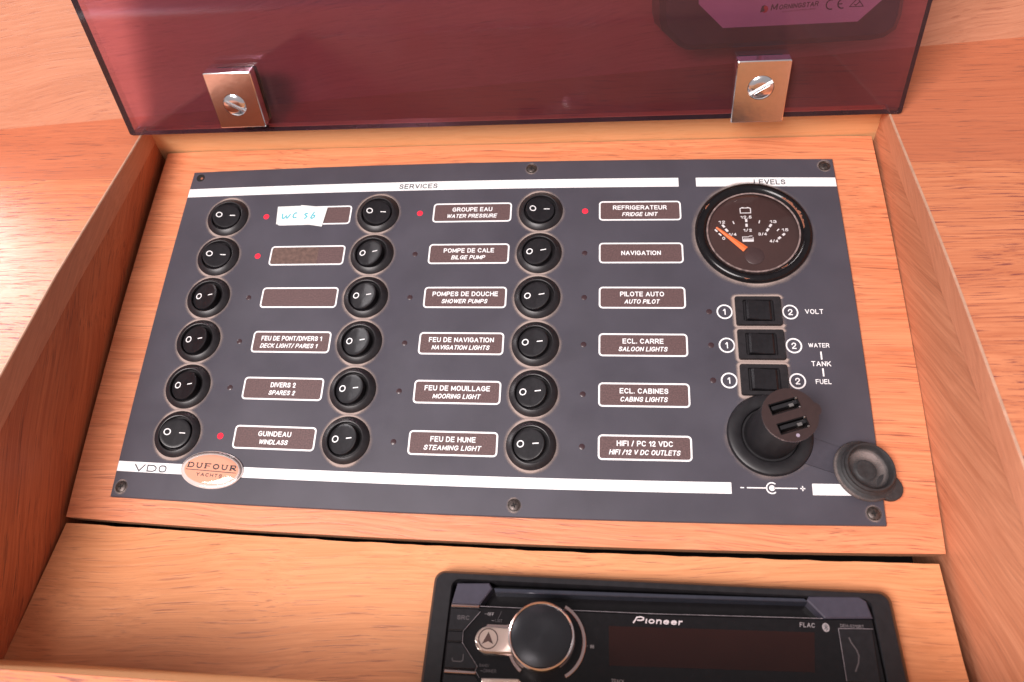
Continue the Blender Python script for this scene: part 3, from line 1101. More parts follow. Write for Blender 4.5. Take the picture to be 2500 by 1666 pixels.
gt('12', 244.7, -8.7, 3.3)
gt('12.5', 257.0, -5.9, 5.6)
gt('13', 270.2, -8.7, 3.3)
gt('15', 275.6, -13.6, 3.2)
gt('1/4', 249.6, -16.0, 3.9)
gt('1/2', 257.2, -13.6, 4.2)
gt('3/4', 264.4, -15.9, 4.2)
gt('4/4', 269.6, -20.0, 4.2)
gt('0', 245.1, -18.2, 1.5)
# battery pictogram
bx, by = g(256.9, -1.8)
stroke(bm, [(bx - 2.6, by - 1.6), (bx + 2.6, by - 1.6), (bx + 2.6, by + 1.1), (bx + 2.0, by + 1.4), (bx - 2.0, by + 1.4), (bx - 2.6, by + 1.1)], 0.45, Zg, Zg + 0.04, closed=True)
for s_ in (-1.3, 1.3):
    box(bm, bx + s_ - 0.5, bx + s_ + 0.5, by + 1.2, by + 1.9, Zg, Zg + 0.05)
# tank pictogram: half full
tx, ty = g(257.0, -18.7)
box(bm, tx - 2.7, tx + 2.7, ty - 1.6, ty - 0.2, Zg, Zg + 0.04)
stroke(bm, [(tx - 2.6, ty - 1.5), (tx - 2.6, ty + 1.2), (tx + 0.4, ty + 1.2)], 0.35, Zg, Zg + 0.045)
stroke(bm, [(tx + 2.6, ty - 1.5), (tx + 2.6, ty + 1.0)], 0.35, Zg, Zg + 0.045)
stroke(bm, [(tx + 0.4, ty + 1.2), (tx + 0.9, ty + 1.7), (tx + 2.3, ty + 1.7)], 0.35, Zg, Zg + 0.045)
for q_ in range(5):
    stroke(bm, [(tx - 2.1 + q_ * 0.95, ty + 0.15), (tx - 1.65 + q_ * 0.95, ty + 0.45), (tx - 1.2 + q_ * 0.95, ty + 0.15)], 0.2, Zg, Zg + 0.045)
mesh_obj('dial_print', bm, M_white, gauge)
bm = bmesh.new()
a_, b_ = Vector(g(241.7, -12.1)), Vector(g(255.3, -25.0))
d_ = (b_ - a_).normalized()
nn_ = Vector((-d_.y, d_.x))
tri = [a_ + nn_ * 0.5, a_ - nn_ * 0.5, b_ - nn_ * 1.75, b_ + nn_ * 1.75]
mid0, mid1 = a_, b_
vs = [bm.verts.new((p.x, p.y, 0.9)) for p in tri]
r0, r1 = bm.verts.new((a_.x, a_.y, 1.15)), bm.verts.new((b_.x, b_.y, 1.3))
bm.faces.new((vs[0], r0, r1, vs[3]))
bm.faces.new((vs[1], vs[2], r1, r0))
bm.faces.new((vs[2], vs[3], r1))
bm.faces.new((vs[0], vs[1], r0))
mesh_obj('needle', bm, M_needle, gauge)
bm = bmesh.new()
lathe(bm, [(4.7, 0.26), (4.7, 0.7), (4.4, 0.85)], 40, *g(259.4, -28.6), cap1=True)
mesh_obj('hub_cover', bm, plain('hub_plastic', (0.06, 0.032, 0.032), 0.35, vary=0.1), gauge, smooth=40)
# flaked rust on the bezel
random.seed(11)
bm = bmesh.new()
for (a0, a1, rr, wv, k_) in ((2, 52, 24.4, 1.2, 40), (143, 152, 26.2, 0.8, 6), (-62, -52, 24.2, 0.9, 7), (-104, -98, 27.6, 0.5, 5)):
    inner, outer = [], []
    for i in range(k_ + 1):
        a = rad(a0 + (a1 - a0) * i / k_)
        e = math.sin(math.pi * i / k_) ** 0.5
        ri = rr
        ro = rr + (wv * random.uniform(0.35, 1.2)) * e + 0.05
        for lst, r_ in ((inner, ri), (outer, ro)):
            zz = 2.35 + (r_ - 24.2) * 0.75 if r_ < 25.2 else 3.1 + (r_ - 25.2) * 0.12 if r_ < 26.3 else 3.25 - (r_ - 26.3) * 0.3
            lst.append(bm.verts.new((r_ * math.cos(a), r_ * math.sin(a), zz + 0.12)))
    for i in range(k_):
        bm.faces.new((inner[i], inner[i + 1], outer[i + 1], outer[i]))
tag(mesh_obj('rust_flakes', bm, M_rust, gauge), kind='stuff')

# power socket, strap and hanging cap
sx_, sy_ = P(259.8, -118.1)
bm = bmesh.new()
lathe(bm, [(18.9, 0), (18.9, 1.2), (18.4, 2.2), (17.6, 2.6), (13.6, 2.4), (12.8, 2.0), (12.4, 1.2), (12.3, 0.2)], 64, cap1=True)
sock = mesh_obj('power_socket', bm, M_satin, pan, loc=(sx_, sy_, 0), smooth=35)
DUST.append(('c', sx_, sy_, 18.9, 2.6, 0.45))
bm = bmesh.new()
a_, b_ = Vector((13, -5.5)), Vector((37.5, -14))
d_ = (b_ - a_).normalized()
nn_ = Vector((-d_.y, d_.x))
strap = [a_ + nn_ * 6.0, a_ - nn_ * 6.5, b_ - nn_ * 6.2, b_ + nn_ * 5.6]
loft(bm, [[(p.x, p.y, 0.05) for p in strap], [(p.x, p.y, 1.0) for p in strap]])
mesh_obj('strap', bm, M_plate_edge, sock)
cx_, cy_ = P(299.2, -134.6)
bm = bmesh.new()
lathe(bm, [(12.0, 0.0), (13.3, 0.6), (13.6, 1.6), (13.2, 2.6), (12.3, 3.0), (11.6, 3.2), (11.2, 3.6), (11.5, 4.4), (11.1, 5.0), (10.7, 5.4), (10.9, 6.2), (10.9, 7.0), (10.5, 7.6), (9.9, 7.6), (9.5, 7.0), (9.2, 3.6), (8.4, 2.6), (6.0, 2.2), (4.8, 2.4), (4.2, 2.9), (3.0, 3.0), (1.5, 2.8)], 56, cap0=True, cap1=True)
cap_ = mesh_obj('socket_cap', bm, M_rubber, sock, loc=(cx_ - sx_, cy_ - sy_, 1.0), smooth=32, rot=(rad(-6), rad(9), 0))
bm = bmesh.new()
tabp = circle(6.0, 20, 9.2, -6.6)
poly_prism(bm, tabp, 0.2, 2.6, 0.5)
mesh_obj('pull_tab', bm, M_rubber, cap_, smooth=40)
bm = bmesh.new()
mm_ = 48
fl = bm.verts.layers.float.new('fall')
rv = []
for r_, z__, f_ in ((3.2, 3.06, 0.0), (4.6, 2.5, 0.7), (6.4, 2.32, 1.0), (8.2, 2.66, 1.0), (9.05, 3.5, 0.55), (9.3, 5.5, 0.0)):
    row = []
    for i in range(mm_):
        a = 2 * math.pi * i / mm_
        v = bm.verts.new((r_ * math.cos(a), r_ * math.sin(a), z__ + 0.04))
        v[fl] = 0.58 * f_ * (0.55 + 0.45 * math.cos(a - rad(55)))
        row.append(v)
    rv.append(row)
for a_, b_ in zip(rv, rv[1:]):
    for i in range(mm_):
        bm.faces.new((a_[i], a_[(i + 1) % mm_], b_[(i + 1) % mm_], b_[i]))
rv = []
for r_, z__, f_ in ((12.3, 3.04, 0.2), (13.2, 2.64, 0.95), (13.65, 1.6, 0.8), (13.3, 0.6, 0.1)):
    row = []
    for i in range(mm_):
        a = 2 * math.pi * i / mm_
        v = bm.verts.new(((r_ + 0.05) * math.cos(a), (r_ + 0.05) * math.sin(a), z__ + 0.03))
        v[fl] = 0.62 * f_ * max(0, 0.4 - 0.6 * math.cos(a - rad(20)))
        row.append(v)
    rv.append(row)
for a_, b_ in zip(rv, rv[1:]):
    for i in range(mm_):
        bm.faces.new((a_[i], a_[(i + 1) % mm_], b_[(i + 1) % mm_], b_[i]))
M_gdust = M_dust.copy()
M_gdust.name = 'grey_dust'
M_gdust.node_tree.nodes['Principled BSDF'].inputs['Base Color'].default_value = (0.27, 0.22, 0.21, 1)
tag(mesh_obj('dust', bm, M_gdust, cap_, smooth=60), kind='stuff')

# screws
sc0 = None
for (x, y, empty_hole) in ((-47.7, 28.2, 1), (146.7, 27.5, 0), (302, 27.8, 0), (-47.9, -152.5, 0), (146.1, -152.4, 0), (302, -152.4, 0)):
    px, py = P(x, y)
    if empty_hole:
        bm = bmesh.new()
        lathe(bm, [(2.5, 0.02), (2.3, 0.1), (1.6, 0.06)], 24, cap1=True)
        o = mesh_obj('screw', bm, M_dark, pan, loc=(px, py, 0))
        bm = bmesh.new()
        lathe(bm, [(0.8, 0.07), (0.7, 0.25)], 12, 0.9, -0.5, cap1=True)
        mesh_obj('rust_spot', bm, M_rust, o)
        o['label'] = 'rusty sunken screw in the corner hole'
        continue
    if sc0 is None:
        bm = bmesh.new()
        lathe(bm, [(3.1, 0.0), (3.05, 0.14), (2.7, 0.2), (2.55, 0.1), (2.45, 0.3), (1.9, 0.55), (0.9, 0.68)], 28, cap1=True)
        sc0 = o = mesh_obj('screw', bm, M_screw, pan, smooth=30)
        bm = bmesh.new()
        box(bm, -1.25, 1.25, -0.26, 0.26, 0.55, 0.72)
        box(bm, -0.26, 0.26, -1.25, 1.25, 0.55, 0.723)
        mesh_obj('cross_slot', bm, M_dark, o)
    else:
        o = dup(sc0, pan)
    o.location = (px * MM, py * MM, 0)
    o.rotation_euler = (0, 0, random.uniform(0, 1.5))
    DUST.append(('c', px, py, 3.0, 1.2, 0.6))

# dust rings round everything that stands on the plate, one countless layer
bm = bmesh.new()
fl = bm.verts.layers.float.new('fall')
random.seed(5)
zdst = 0.06
for it in DUST:
    if it[0] == 'c':
        _, x, y, r, wdt, s_ = it
        nseg = 48
        rows = []
        for rr_, f_ in ((r - 0.5, 0.85), (r + 0.25, 0.85), (r + wdt * 0.45, 0.6), (r + wdt, 0.0)):
            row = []
            for i in range(nseg):
                a = 2 * math.pi * i / nseg
                k_ = 0.6 + 0.55 * abs(math.sin(a)) ** 5 - 0.12 * math.cos(a) + 0.1 * math.sin(3 * a + x)
                v = bm.verts.new((x + rr_ * math.cos(a), y + rr_ * math.sin(a), zdst))
                v[fl] = f_ * s_ * k_
                row.append(v)
            rows.append(row)
    else:
        _, x, y, w_, h_, wdt, s_ = it
        rows = []
        for ins, f_ in ((-0.6, 1.0), (0.3, 1.0), (wdt * 0.5, 0.6), (wdt, 0.0)):
            row = []
            for (qx, qy) in rrect(w_ + 2 * ins, h_ + 2 * ins, 1.2 + max(0, ins), 5):
                v = bm.verts.new((x + qx, y + qy, zdst))
                k_ = 1.0 if abs(qy) > h_ / 2 - 0.8 else (0.85 if qx < 0 else 0.35)
                v[fl] = f_ * k_ * min(1, s_)
                row.append(v)
            rows.append(row)
        nseg = len(rows[0])
    for a_, b_ in zip(rows, rows[1:]):
        for i in range(nseg):
            bm.faces.new((a_[i], a_[(i + 1) % nseg], b_[(i + 1) % nseg], b_[i]))
    zdst += 0.0008
tag(mesh_obj('dust', bm, M_dust, pan), kind='stuff')

# oval maker's badge
bx_, by_ = P(-0.7, -141.9)
bd = empty('badge')
bpy.data.objects.remove(bd)
bm = bmesh.new()
el = lambda a, b, z, n=64: [(a * math.cos(2 * math.pi * i / n), b * math.sin(2 * math.pi * i / n), z) for i in range(n)]
loft(bm, [el(16.0, 9.1, 0.05), el(16.1, 9.2, 0.5), el(15.8, 8.9, 1.0), el(15.0, 8.1, 1.25), el(14.0, 7.2, 1.1)], cap0=True, cap1=True)
badge = mesh_obj('badge', bm, plain('badge_rim', (0.93, 0.84, 0.82), 0.12, metal=0.3, vary=0.03), pan, loc=(bx_, by_, 0), smooth=60, rz=rad(-3))
badge['label'] = 'oval chrome-rimmed peach badge reading DUFOUR YACHTS'
bm = bmesh.new()
loft(bm, [el(14.0, 7.2, 1.05), el(13.9, 7.1, 1.16)], cap0=False, cap1=True)
mesh_obj('badge_field', bm, M_peach, badge)
# serif capitals built stroke by stroke
bm = bmesh.new()


def arc(cx, cy, rx, ry, a0, a1, n=10): return [(cx + rx * math.cos(rad(a0 + (a1 - a0) * i / n)), cy + ry * math.sin(rad(a0 + (a1 - a0) * i / n))) for i in range(n + 1)]


def serif_letter(ch, x, y, w_, h_, t):
    S_ = lambda pts, wd=t: stroke(bm, pts, wd, 1.18, 1.23)
    s = 0.3
    if ch == 'D':
        S_([(x + .5, y), (x + .5, y + h_)], t * 1.3); S_([(x - .1, y + h_ - s / 2), (x + 1.6, y + h_ - s / 2)], s); S_([(x - .1, y + s / 2), (x + 1.6, y + s / 2)], s)
        S_([(x + 1.2, y + h_ - .2)] + arc(x + w_ - 1.5, y + h_ / 2, 1.3, h_ / 2 - .2, 90, -90) + [(x + 1.2, y + .2)], t)
    if ch == 'U':
        S_([(x + .5, y + h_)] + arc(x + w_ / 2, y + 1.1, w_ / 2 - .5, .95, 180, 360) + [(x + w_ - .5, y + h_)], t)
        S_([(x - .1, y + h_ - s / 2), (x + 1.1, y + h_ - s / 2)], s); S_([(x + w_ - 1.0, y + h_ - s / 2), (x + w_ + .1, y + h_ - s / 2)], s)
    if ch == 'F':
        S_([(x + .6, y), (x + .6, y + h_)], t * 1.3); S_([(x - .1, y + h_ - s / 2), (x + w_, y + h_ - s / 2)], t * .8); S_([(x + .6, y + h_ / 2), (x + w_ - .6, y + h_ / 2)], t * .7); S_([(x - .1, y + s / 2), (x + 1.3, y + s / 2)], s)
    if ch == 'O':
        stroke(bm, arc(x + w_ / 2, y + h_ / 2, w_ / 2 - .3, h_ / 2 - .2, 0, 345, 20), t * 1.1, 1.18, 1.23, closed=True)
    if ch == 'R':
        S_([(x + .6, y), (x + .6, y + h_)], t * 1.4); S_([(x - .1, y + s / 2), (x + 1.3, y + s / 2)], s); S_([(x - .1, y + h_ - s / 2), (x + .8, y + h_ - s / 2)], s)
        S_([(x + .6, y + h_ - .25)] + arc(x + w_ - 1.2, y + h_ * .72, .85, h_ * .22, 90, -90) + [(x + .6, y + h_ * .5 - .1)], t)
        S_([(x + 1.4, y + h_ * .45), (x + w_ + .1, y + .1)], t * 1.2)


for i, ch in enumerate('DUFOUR'):
    serif_letter(ch, -12.6 + i * 4.36, 0.25, 3.3, 2.5, 0.55)
stroke(bm, [(-13.2, -0.75), (12.9, -0.75)], 0.32, 1.18, 1.22)
text_bm(bm, 'YACHTS', -7.0, 6.2, -3.6, 1.7, 1.18, bold=0.02, space=1.5)
mesh_obj('lettering', bm, M_print_black, badge)
bm = bmesh.new()
loft(bm, [el(15.7, 8.8, 1.0), el(15.2, 8.3, 1.6), el(13.6, 6.9, 2.1), el(10, 4.8, 2.45), el(5, 2.4, 2.6)], cap0=False, cap1=True)
mesh_obj('resin_dome', bm, M_resin, badge, smooth=80)

# two slips of paper taped over the first name strip
bm = bmesh.new()
pa = [(5.8, 6.2), (19.9, 6.4), (27.0, 5.6), (26.3, -6.0), (6.9, -5.2)]
loft(bm, [[(*P(x, y), 0.16) for x, y in pa], [(*P(x, y), 0.30) for x, y in pa]])
p1_ = mesh_obj('paper_slip', bm, M_paper)
tag(p1_, 'white paper slip with turquoise letters wc stuck over the empty name strip', 'paper slip')
bm = bmesh.new()
pb = [(19.6, 6.8), (35.3, 4.7), (33.9, -7.4), (26.6, -6.1), (18.9, -5.3)]
loft(bm, [[(*P(x, y), 0.32) for x, y in pb], [(*P(x, y), 0.46) for x, y in pb]])
p2_ = mesh_obj('paper_slip', bm, M_paper)
tag(p2_, 'tilted white paper slip lettered sb overlapping the wc slip', 'paper slip')
bm = bmesh.new()
stroke(bm, [(9.6, 1.6), (9.8, -0.9), (10.2, -1.6), (11.0, -1.4), (12.0, 0.4), (12.2, -1.2), (12.8, -1.5), (13.6, -0.2), (14.3, 1.2)], 0.75, 0.3, 0.33)
stroke(bm, [(18.2, 1.6), (17.2, 1.9), (16.2, 0.9), (16.0, -0.6), (16.7, -1.4), (18.2, -1.0)], 0.75, 0.3, 0.33)
mesh_obj('handwriting', warp(bm), M_pen, p1_)
bm = bmesh.new()
stroke(bm, [(24.6, 1.0), (23.4, 1.2), (22.8, 0.6), (23.6, -0.2), (24.3, -0.8), (23.6, -1.8), (22.6, -1.9)], 0.75, 0.46, 0.49)
stroke(bm, [(28.2, 2.2), (27.0, -0.4), (26.6, -1.8), (27.6, -2.0), (28.6, -1.2), (28.7, -0.2), (27.6, -0.1)], 0.75, 0.46, 0.49)
mesh_obj('handwriting', warp(bm), M_pen, p2_)

# ------------------------------------------------------------------ USB charger plugged into the socket
usb = empty('usb_charger', 'black double USB charger plugged into the round socket of the panel', 'charger', O=(264.3, -117.6, 0))
usb.location = (sx_ * MM, sy_ * MM, 0)
ZT = 30.0
ox, oy = 263.9 - sx_, -117.5 - sy_
bm = bmesh.new()
nn = 128
prof = [(11.3, 0.4), (11.4, 4), (10.9, 12), (10.7, 20), (11.1, 27), (11.3, 29.4)]
rings = []
for r_, z__ in prof:
    k_ = z__ / ZT
    rings.append([(ox * k_ + r_ * math.cos(2 * math.pi * i / nn), oy * k_ + r_ * math.sin(2 * math.pi * i / nn), z__) for i in range(nn)])
loft(bm, rings, cap0=True, cap1=False)
mesh_obj('barrel', bm, M_satin, usb, smooth=60)
bm = bmesh.new()
dk = []
for i in range(nn):
    a = 2 * math.pi * i / nn
    r_ = 11.5 + 1.5 * max(0.0, 1 - ((((math.degrees(a) - 14 + 180) % 360) - 180) / 13.0) ** 2) ** 0.5
    dk.append((ox + r_ * math.cos(a), oy + r_ * math.sin(a)))
c18, s18 = math.cos(rad(18)), math.sin(rad(18))


def rotrect(cx, cy, w_, h_):
    return [(cx + x * c18 - y * s18, cy + x * s18 + y * c18) for x, y in ((-w_ / 2, -h_ / 2), (w_ / 2, -h_ / 2), (w_ / 2, h_ / 2), (-w_ / 2, h_ / 2))]


slots = [(262.0 - sx_, -113.8 - sy_), (264.7 - sx_, -122.1 - sy_)]
holed(bm, dk, [rotrect(x, y, 12.8, 5.0) for x, y in slots], ZT, ZT - 9)
lo_ = [bm.verts.new((x, y, ZT - 1.0)) for x, y in dk]
hi_ = [v for v in bm.verts if abs(v.co.z - ZT) < 1e-6][:nn]
mesh_obj('end_face', bm, M_satin and plain('end_face_plastic', (0.034, 0.018, 0.017), 0.40, spec=0.4, vary=0.1, speck=0.05), usb)
bm = bmesh.new()
loft(bm, [[(x, y, ZT - 1.4) for x, y in dk], [(x, y, ZT - 0.02) for x, y in dk]], cap0=False, cap1=False)
mesh_obj('rim', bm, M_pinkchrome, usb)
for x, y in slots:
    bm = bmesh.new()
    ringflat(bm, rotrect(x, y, 12.6, 4.8), rotrect(x, y, 12.0, 4.2), ZT - 8.5, ZT - 0.4)
    po = mesh_obj('usb_port', bm, M_gloss, usb)
    bm = bmesh.new()
    r_ = rotrect(x + 0.35, y + 1.0, 11.0, 1.6)
    loft(bm, [[(a, b, ZT - 8.5) for a, b in r_], [(a, b, ZT - 2.2) for a, b in r_]])
    mesh_obj('port_tongue', bm, M_satin, po)
    bm = bmesh.new()
    for dx in (5.9,):
        for dy in (-2.1, 2.1):
            qx, qy = x + dx * c18 - dy * s18, y + dx * s18 + dy * c18
            lathe(bm, [(0.5, ZT - 1.2), (0.5, ZT - 0.2), (0.25, ZT + 0.05)], 10, qx, qy, cap1=True)
    r_ = rotrect(x + 3.2 * c18, y + 3.2 * s18, 2.0, 1.3)
    loft(bm, [[(a, b, ZT - 4) for a, b in r_], [(a, b, ZT - 1.6) for a, b in r_]])
    mesh_obj('contact', bm, M_steel, po)
bm = bmesh.new()
lathe(bm, [(0.8, ZT), (0.7, ZT + 0.08)], 16, 266.2 - sx_, -126.3 - sy_, cap1=True)
mesh_obj('charge_light', bm, M_lightmark, usb)

# ------------------------------------------------------------------ tinted lid with its two hinges
LDN = Vector((0, -0.91, 0.41)).normalized()
lid = empty('tinted_lid', 'purple tinted transparent lid standing open behind the switch panel', 'lid', O=(0, 39.8, 24.9), Nn=LDN)
bm = bmesh.new()
lx0, lx1, lt = -79.2, 332.8, 5.0
rings = [[(x, y, z_) for x, y in rrect(w_, h_, 1.2, 3, (lx0 + lx1) / 2, 130)] for w_, h_, z_ in ((lx1 - lx0, 260, -lt), (lx1 - lx0, 260, 0))]
a = [bm.verts.new(p) for p in rings[0]]
b = [bm.verts.new(p) for p in rings[1]]
bm.faces.new(a)
bm.faces.new(b)
for i in range(len(a)):
    f = bm.faces.new((a[i], a[(i + 1) % len(a)], b[(i + 1) % len(a)], b[i]))
    f.material_index = 1
mesh_obj('pane', bm, [M_lid, M_lid_edge], lid)
for (u0, u1, v0, v1, su, sv, ang, tilt) in ((-20.6, 5.4, 6.0, 37.4, -8.4, 19.2, -32, 0.0), (249.6, 274.8, 0.6, 33.0, 262.0, 19.2, 32, 0.0)):
    bm = bmesh.new()
    # block with a recess for the screw
    rect = rrect(u1 - u0, v1 - v0, 0.8, 3, (u0 + u1) / 2, (v0 + v1) / 2)
    rin = rrect(u1 - u0 - 0.9, v1 - v0 - 0.9, 0.6, 3, (u0 + u1) / 2, (v0 + v1) / 2)
    hole = circle(6.3, 40, su, sv)
    loft(bm, [[(x, y, 0.05) for x, y in rect], [(x, y, 5.6) for x, y in rect], [(x, y, 6.0) for x, y in rin]], cap0=True, cap1=False)
    holed(bm, rin, [hole], 6.0, 4.6)
    bmesh.ops.remove_doubles(bm, verts=bm.verts, dist=0.001)
    hg = mesh_obj('hinge', bm, M_chrome, lid, smooth=25)
    bm = bmesh.new()
    half = [(x, y) for x, y in circle(6.15, 40, 0, 0)]
    up = [(x, y) for x, y in half if y > 0.85]
    up = sorted(up, key=lambda p: math.atan2(p[1], p[0]))
    for s_ in (1, -1):
        pts_ = [(x * s_, y * s_) for x, y in up]
        mid_ = [(x * 0.93, s_ * 0.95 + (y - s_ * 0.95) * 0.93) for x, y in pts_]
        cen = [(x * 0.45, s_ * 1.3 + (y - s_ * 1.3) * 0.45) for x, y in pts_]
        loft(bm, [[(x, y, 4.65) for x, y in pts_], [(x, y, 5.9) for x, y in pts_], [(x, y, 6.35) for x, y in mid_], [(x, y, 6.9) for x, y in cen]])
    mesh_obj('screw_head', bm, M_chrome, hg, loc=(su, sv, 0), rz=rad(ang), smooth=50)
    bm = bmesh.new()
    box(bm, u0 + 2, u1 - 2, v0 - 1, v1 - 3, -8, -5.05)
    box(bm, u0 + 6, u1 - 6, -4, v0 + 4, -14, -8)
    mesh_obj('hinge_clamp', bm, M_satin, hg)

# ------------------------------------------------------------------ solar charge controller on the bulkhead
ctl = empty('charge_controller', 'black solar charge controller with grey label, seen through the tinted lid', 'controller', O=J0, X=BXv, Nn=BN)
bm = bmesh.new()
ol = [(378.0, 110), (378.4, 30), (379.6, 25), (387.6, 16.9), (391.5, 14.6), (396, 14.0), (484, 10.9), (490, 11.6), (495.5, 15), (497.4, 22), (498.5, 110)]
poly_prism(bm, list(reversed(ol)), 0.2, 30, 3.0)
mesh_obj('housing', bm, M_case, ctl, smooth=40)
bm = bmesh.new()
lbp = [(396.6, 104), (397.2, 36.3), (409.3, 23.9), (475.1, 21.0), (485.7, 30.1), (487, 104)]
loft(bm, [[(x, y, 30.02) for x, y in reversed(lbp)], [(x, y, 30.35) for x, y in reversed(lbp)]])
lab = mesh_obj('label_plate', bm, M_label, ctl)
bm = bmesh.new()
rt = -0.01
text_bm(bm, 'M', 432.2, 436.0, 30.0, 3.2, 30.37, bold=0.02, shear=0.2)
text_bm(bm, 'ORNINGSTAR', 436.2, 455.6, 30.1, 2.3, 30.37, bold=0.02, shear=0.2)
text_bm(bm, 'SOLAR CONTROLLERS', 438, 454, 28.6, 0.7, 30.37)
# CE mark
stroke(bm, arc(461.3, 30.2, 2.2, 2.2, 70, 290, 12), 0.6, 30.37, 30.42)
stroke(bm, arc(466.8, 30.1, 2.1, 2.1, 70, 290, 12), 0.6, 30.37, 30.42)
stroke(bm, [(464.9, 30.1), (466.8, 30.1)], 0.5, 30.37, 30.42)
# conformity triangle
stroke(bm, [(470.4, 28.4), (477.0, 28.0), (473.9, 32.0)], 0.45, 30.37, 30.42, closed=True)
stroke(bm, [(472.4, 29.4), (473.4, 28.8), (475.0, 30.2)], 0.45, 30.37, 30.42)
mesh_obj('lettering', bm, M_print_black, lab)
bm = bmesh.new()
lathe(bm, [(1.7, 30.37), (1.7, 30.42)], 20, 429.4, 31.0, cap1=True)
mesh_obj('emblem', bm, M_redmark, lab)
bm = bmesh.new()
loft(bm, [[(x, y, z__) for x, y in [(427.2, 29.6), (429.5, 30.0), (428.8, 31.8), (429.6, 33.0), (428.0, 32.6)]] for z__ in (30.43, 30.47)])
mesh_obj('emblem', bm, M_print_black, lab)

# ------------------------------------------------------------------ car radio in the lower board (u to the right, v up, w out of the board)
rd = empty('car_radio', 'black car radio with large chrome-ringed knob and unlit display', 'radio', O=LO_, Nn=LN)
W1 = 10.0


def radio_frame():
    bm = bmesh.new()
    out0 = rrect(190.4, 70, 4.5, 6, 207.8, -14.9 - 35)
    out1 = rrect(187.4, 69, 4.5, 6, 207.6, -16.3 - 34.5)
    out2 = rrect(184.6, 68, 4.2, 6, 207.3, -17.9 - 34)
    in1 = rrect(170.4, 62, 3.6, 6, 207.4, -20.6 - 31)
    in2 = rrect(169.6, 61.4, 3.2, 6, 207.4, -20.9 - 30.7)
    loft(bm, [[(x, y, 0.05) for x, y in out0], [(x, y, 6.5) for x, y in out1], [(x, y, W1 - 0.6) for x, y in out2],
              [(x, y, W1) for x, y in rrect(183.4, 67, 3.8, 6, 207.3, -18.4 - 33.5)], [(x, y, W1) for x, y in in1], [(x, y, W1 - 0.6) for x, y in in2], [(x, y, 3.0) for x, y in in2]], cap0=False, cap1=True)
    mesh_obj('trim_frame', bm, M_satin, rd, smooth=30)


radio_frame()
# fascia: slot recess between the pads, main sheet below it
bm = bmesh.new()
sheet = [(122.9, -31.9), (135.6, -31.9), (207, -31.2), (272.2, -29.6), (291.4, -28.4), (291.8, -82), (122.9, -82)]
poly_prism(bm, list(reversed(sheet)), 3.2, W1, 0.3)
mesh_obj('fascia', bm, M_gloss, rd)
bm = bmesh.new()
bar = [(140.6, -23.6), (207, -22.6), (266.8, -21.5), (268.3, -22.9), (207, -24.2), (141.2, -25.4)]
poly_prism(bm, list(reversed(bar)), 3.2, W1 - 0.3, 0.3)
mesh_obj('slot_lip', bm, plain('blueish_gloss', (0.03, 0.032, 0.045), 0.2, vary=0.1, speck=0.1), rd)
bm = bmesh.new()
box(bm, 136, 272, -31.4, -21.6, 3.1, 4.2)
mesh_obj('disc_slot', bm, M_gloss, rd)
for pts_ in ([(124.9, -22.5), (138.5, -21.8), (140.0, -24.0), (135.2, -31.0), (123.3, -31.2)], [(268.6, -20.8), (287.8, -20.0), (290.4, -21.6), (291.6, -28.2), (273.4, -29.2), (267.5, -22.4)]):
    bm = bmesh.new()
    poly_prism(bm, list(reversed(pts_)), 3.2, W1 + 0.5, 0.5)
    mesh_obj('corner_pad', bm, M_purple, rd)
for pts_, nm in (([(123.5, -32.9), (134.9, -32.8), (135.9, -33.9), (129.7, -41.7), (123.4, -41.8)], 'button'),
                 ([(123.4, -42.2), (129.6, -42.1), (129.6, -46.0), (123.4, -46.2)], 'button'),
                 ([(123.4, -46.6), (129.7, -46.5), (136.6, -54.9), (135.9, -56.1), (123.6, -56.3)], 'button'),
                 ([(123.6, -58.4), (135.9, -58.4), (137.5, -60.5), (137.5, -70), (123.6, -70)], 'button'),
                 ([(277.6, -32.9), (290.4, -32.5), (289.6, -52), (277.4, -52.2)], 'button')):
    bm = bmesh.new()
    poly_prism(bm, list(reversed(pts_)), 9.8, W1 + 0.6, 0.3)
    mesh_obj(nm, bm, M_black, rd)
for pts_ in ([(123.4, -32.3), (135.1, -32.2), (135.2, -31.4), (123.5, -31.4)], [(123.6, -58.0), (136.2, -57.9), (136.2, -56.9), (123.6, -56.8)]):
    bm = bmesh.new()
    poly_prism(bm, pts_, 9.8, W1 + 0.9, 0.2)
    mesh_obj('chrome_strip', bm, M_pinkchrome, rd)
bm = bmesh.new()
for seg in ([(277.7, -32.9), (277.4, -52.0)], [(277.7, -32.9), (290.6, -32.4)], [(135.9, -33.9), (129.6, -41.9), (129.7, -46.4), (136.7, -55.0), (136.0, -56.6), (138.0, -59.2)], [(135.6, -31.75), (207, -31.05), (272.5, -29.4)]):
    stroke(bm, seg, 0.16, W1 + 0.55, W1 + 0.72)
mesh_obj('edge_line', bm, plain('edge_light', (0.25, 0.22, 0.24), 0.3, vary=0.3), rd)
bm = bmesh.new()
ds = [(188.6, -36.6), (268.6, -34.7), (266.4, -49.4), (188.7, -51.5)]
poly_prism(bm, list(reversed(ds)), W1, W1 + 0.06)
mesh_obj('display', bm, M_display, rd)


def rtext(s, x0, x1, y, cap, mat, **kw):
    bm = bmesh.new()
    text_bm(bm, s, x0, x1, y, cap, W1 + kw.pop('dz', 0.02), **kw)
    return mesh_obj('lettering', bm, mat, rd)


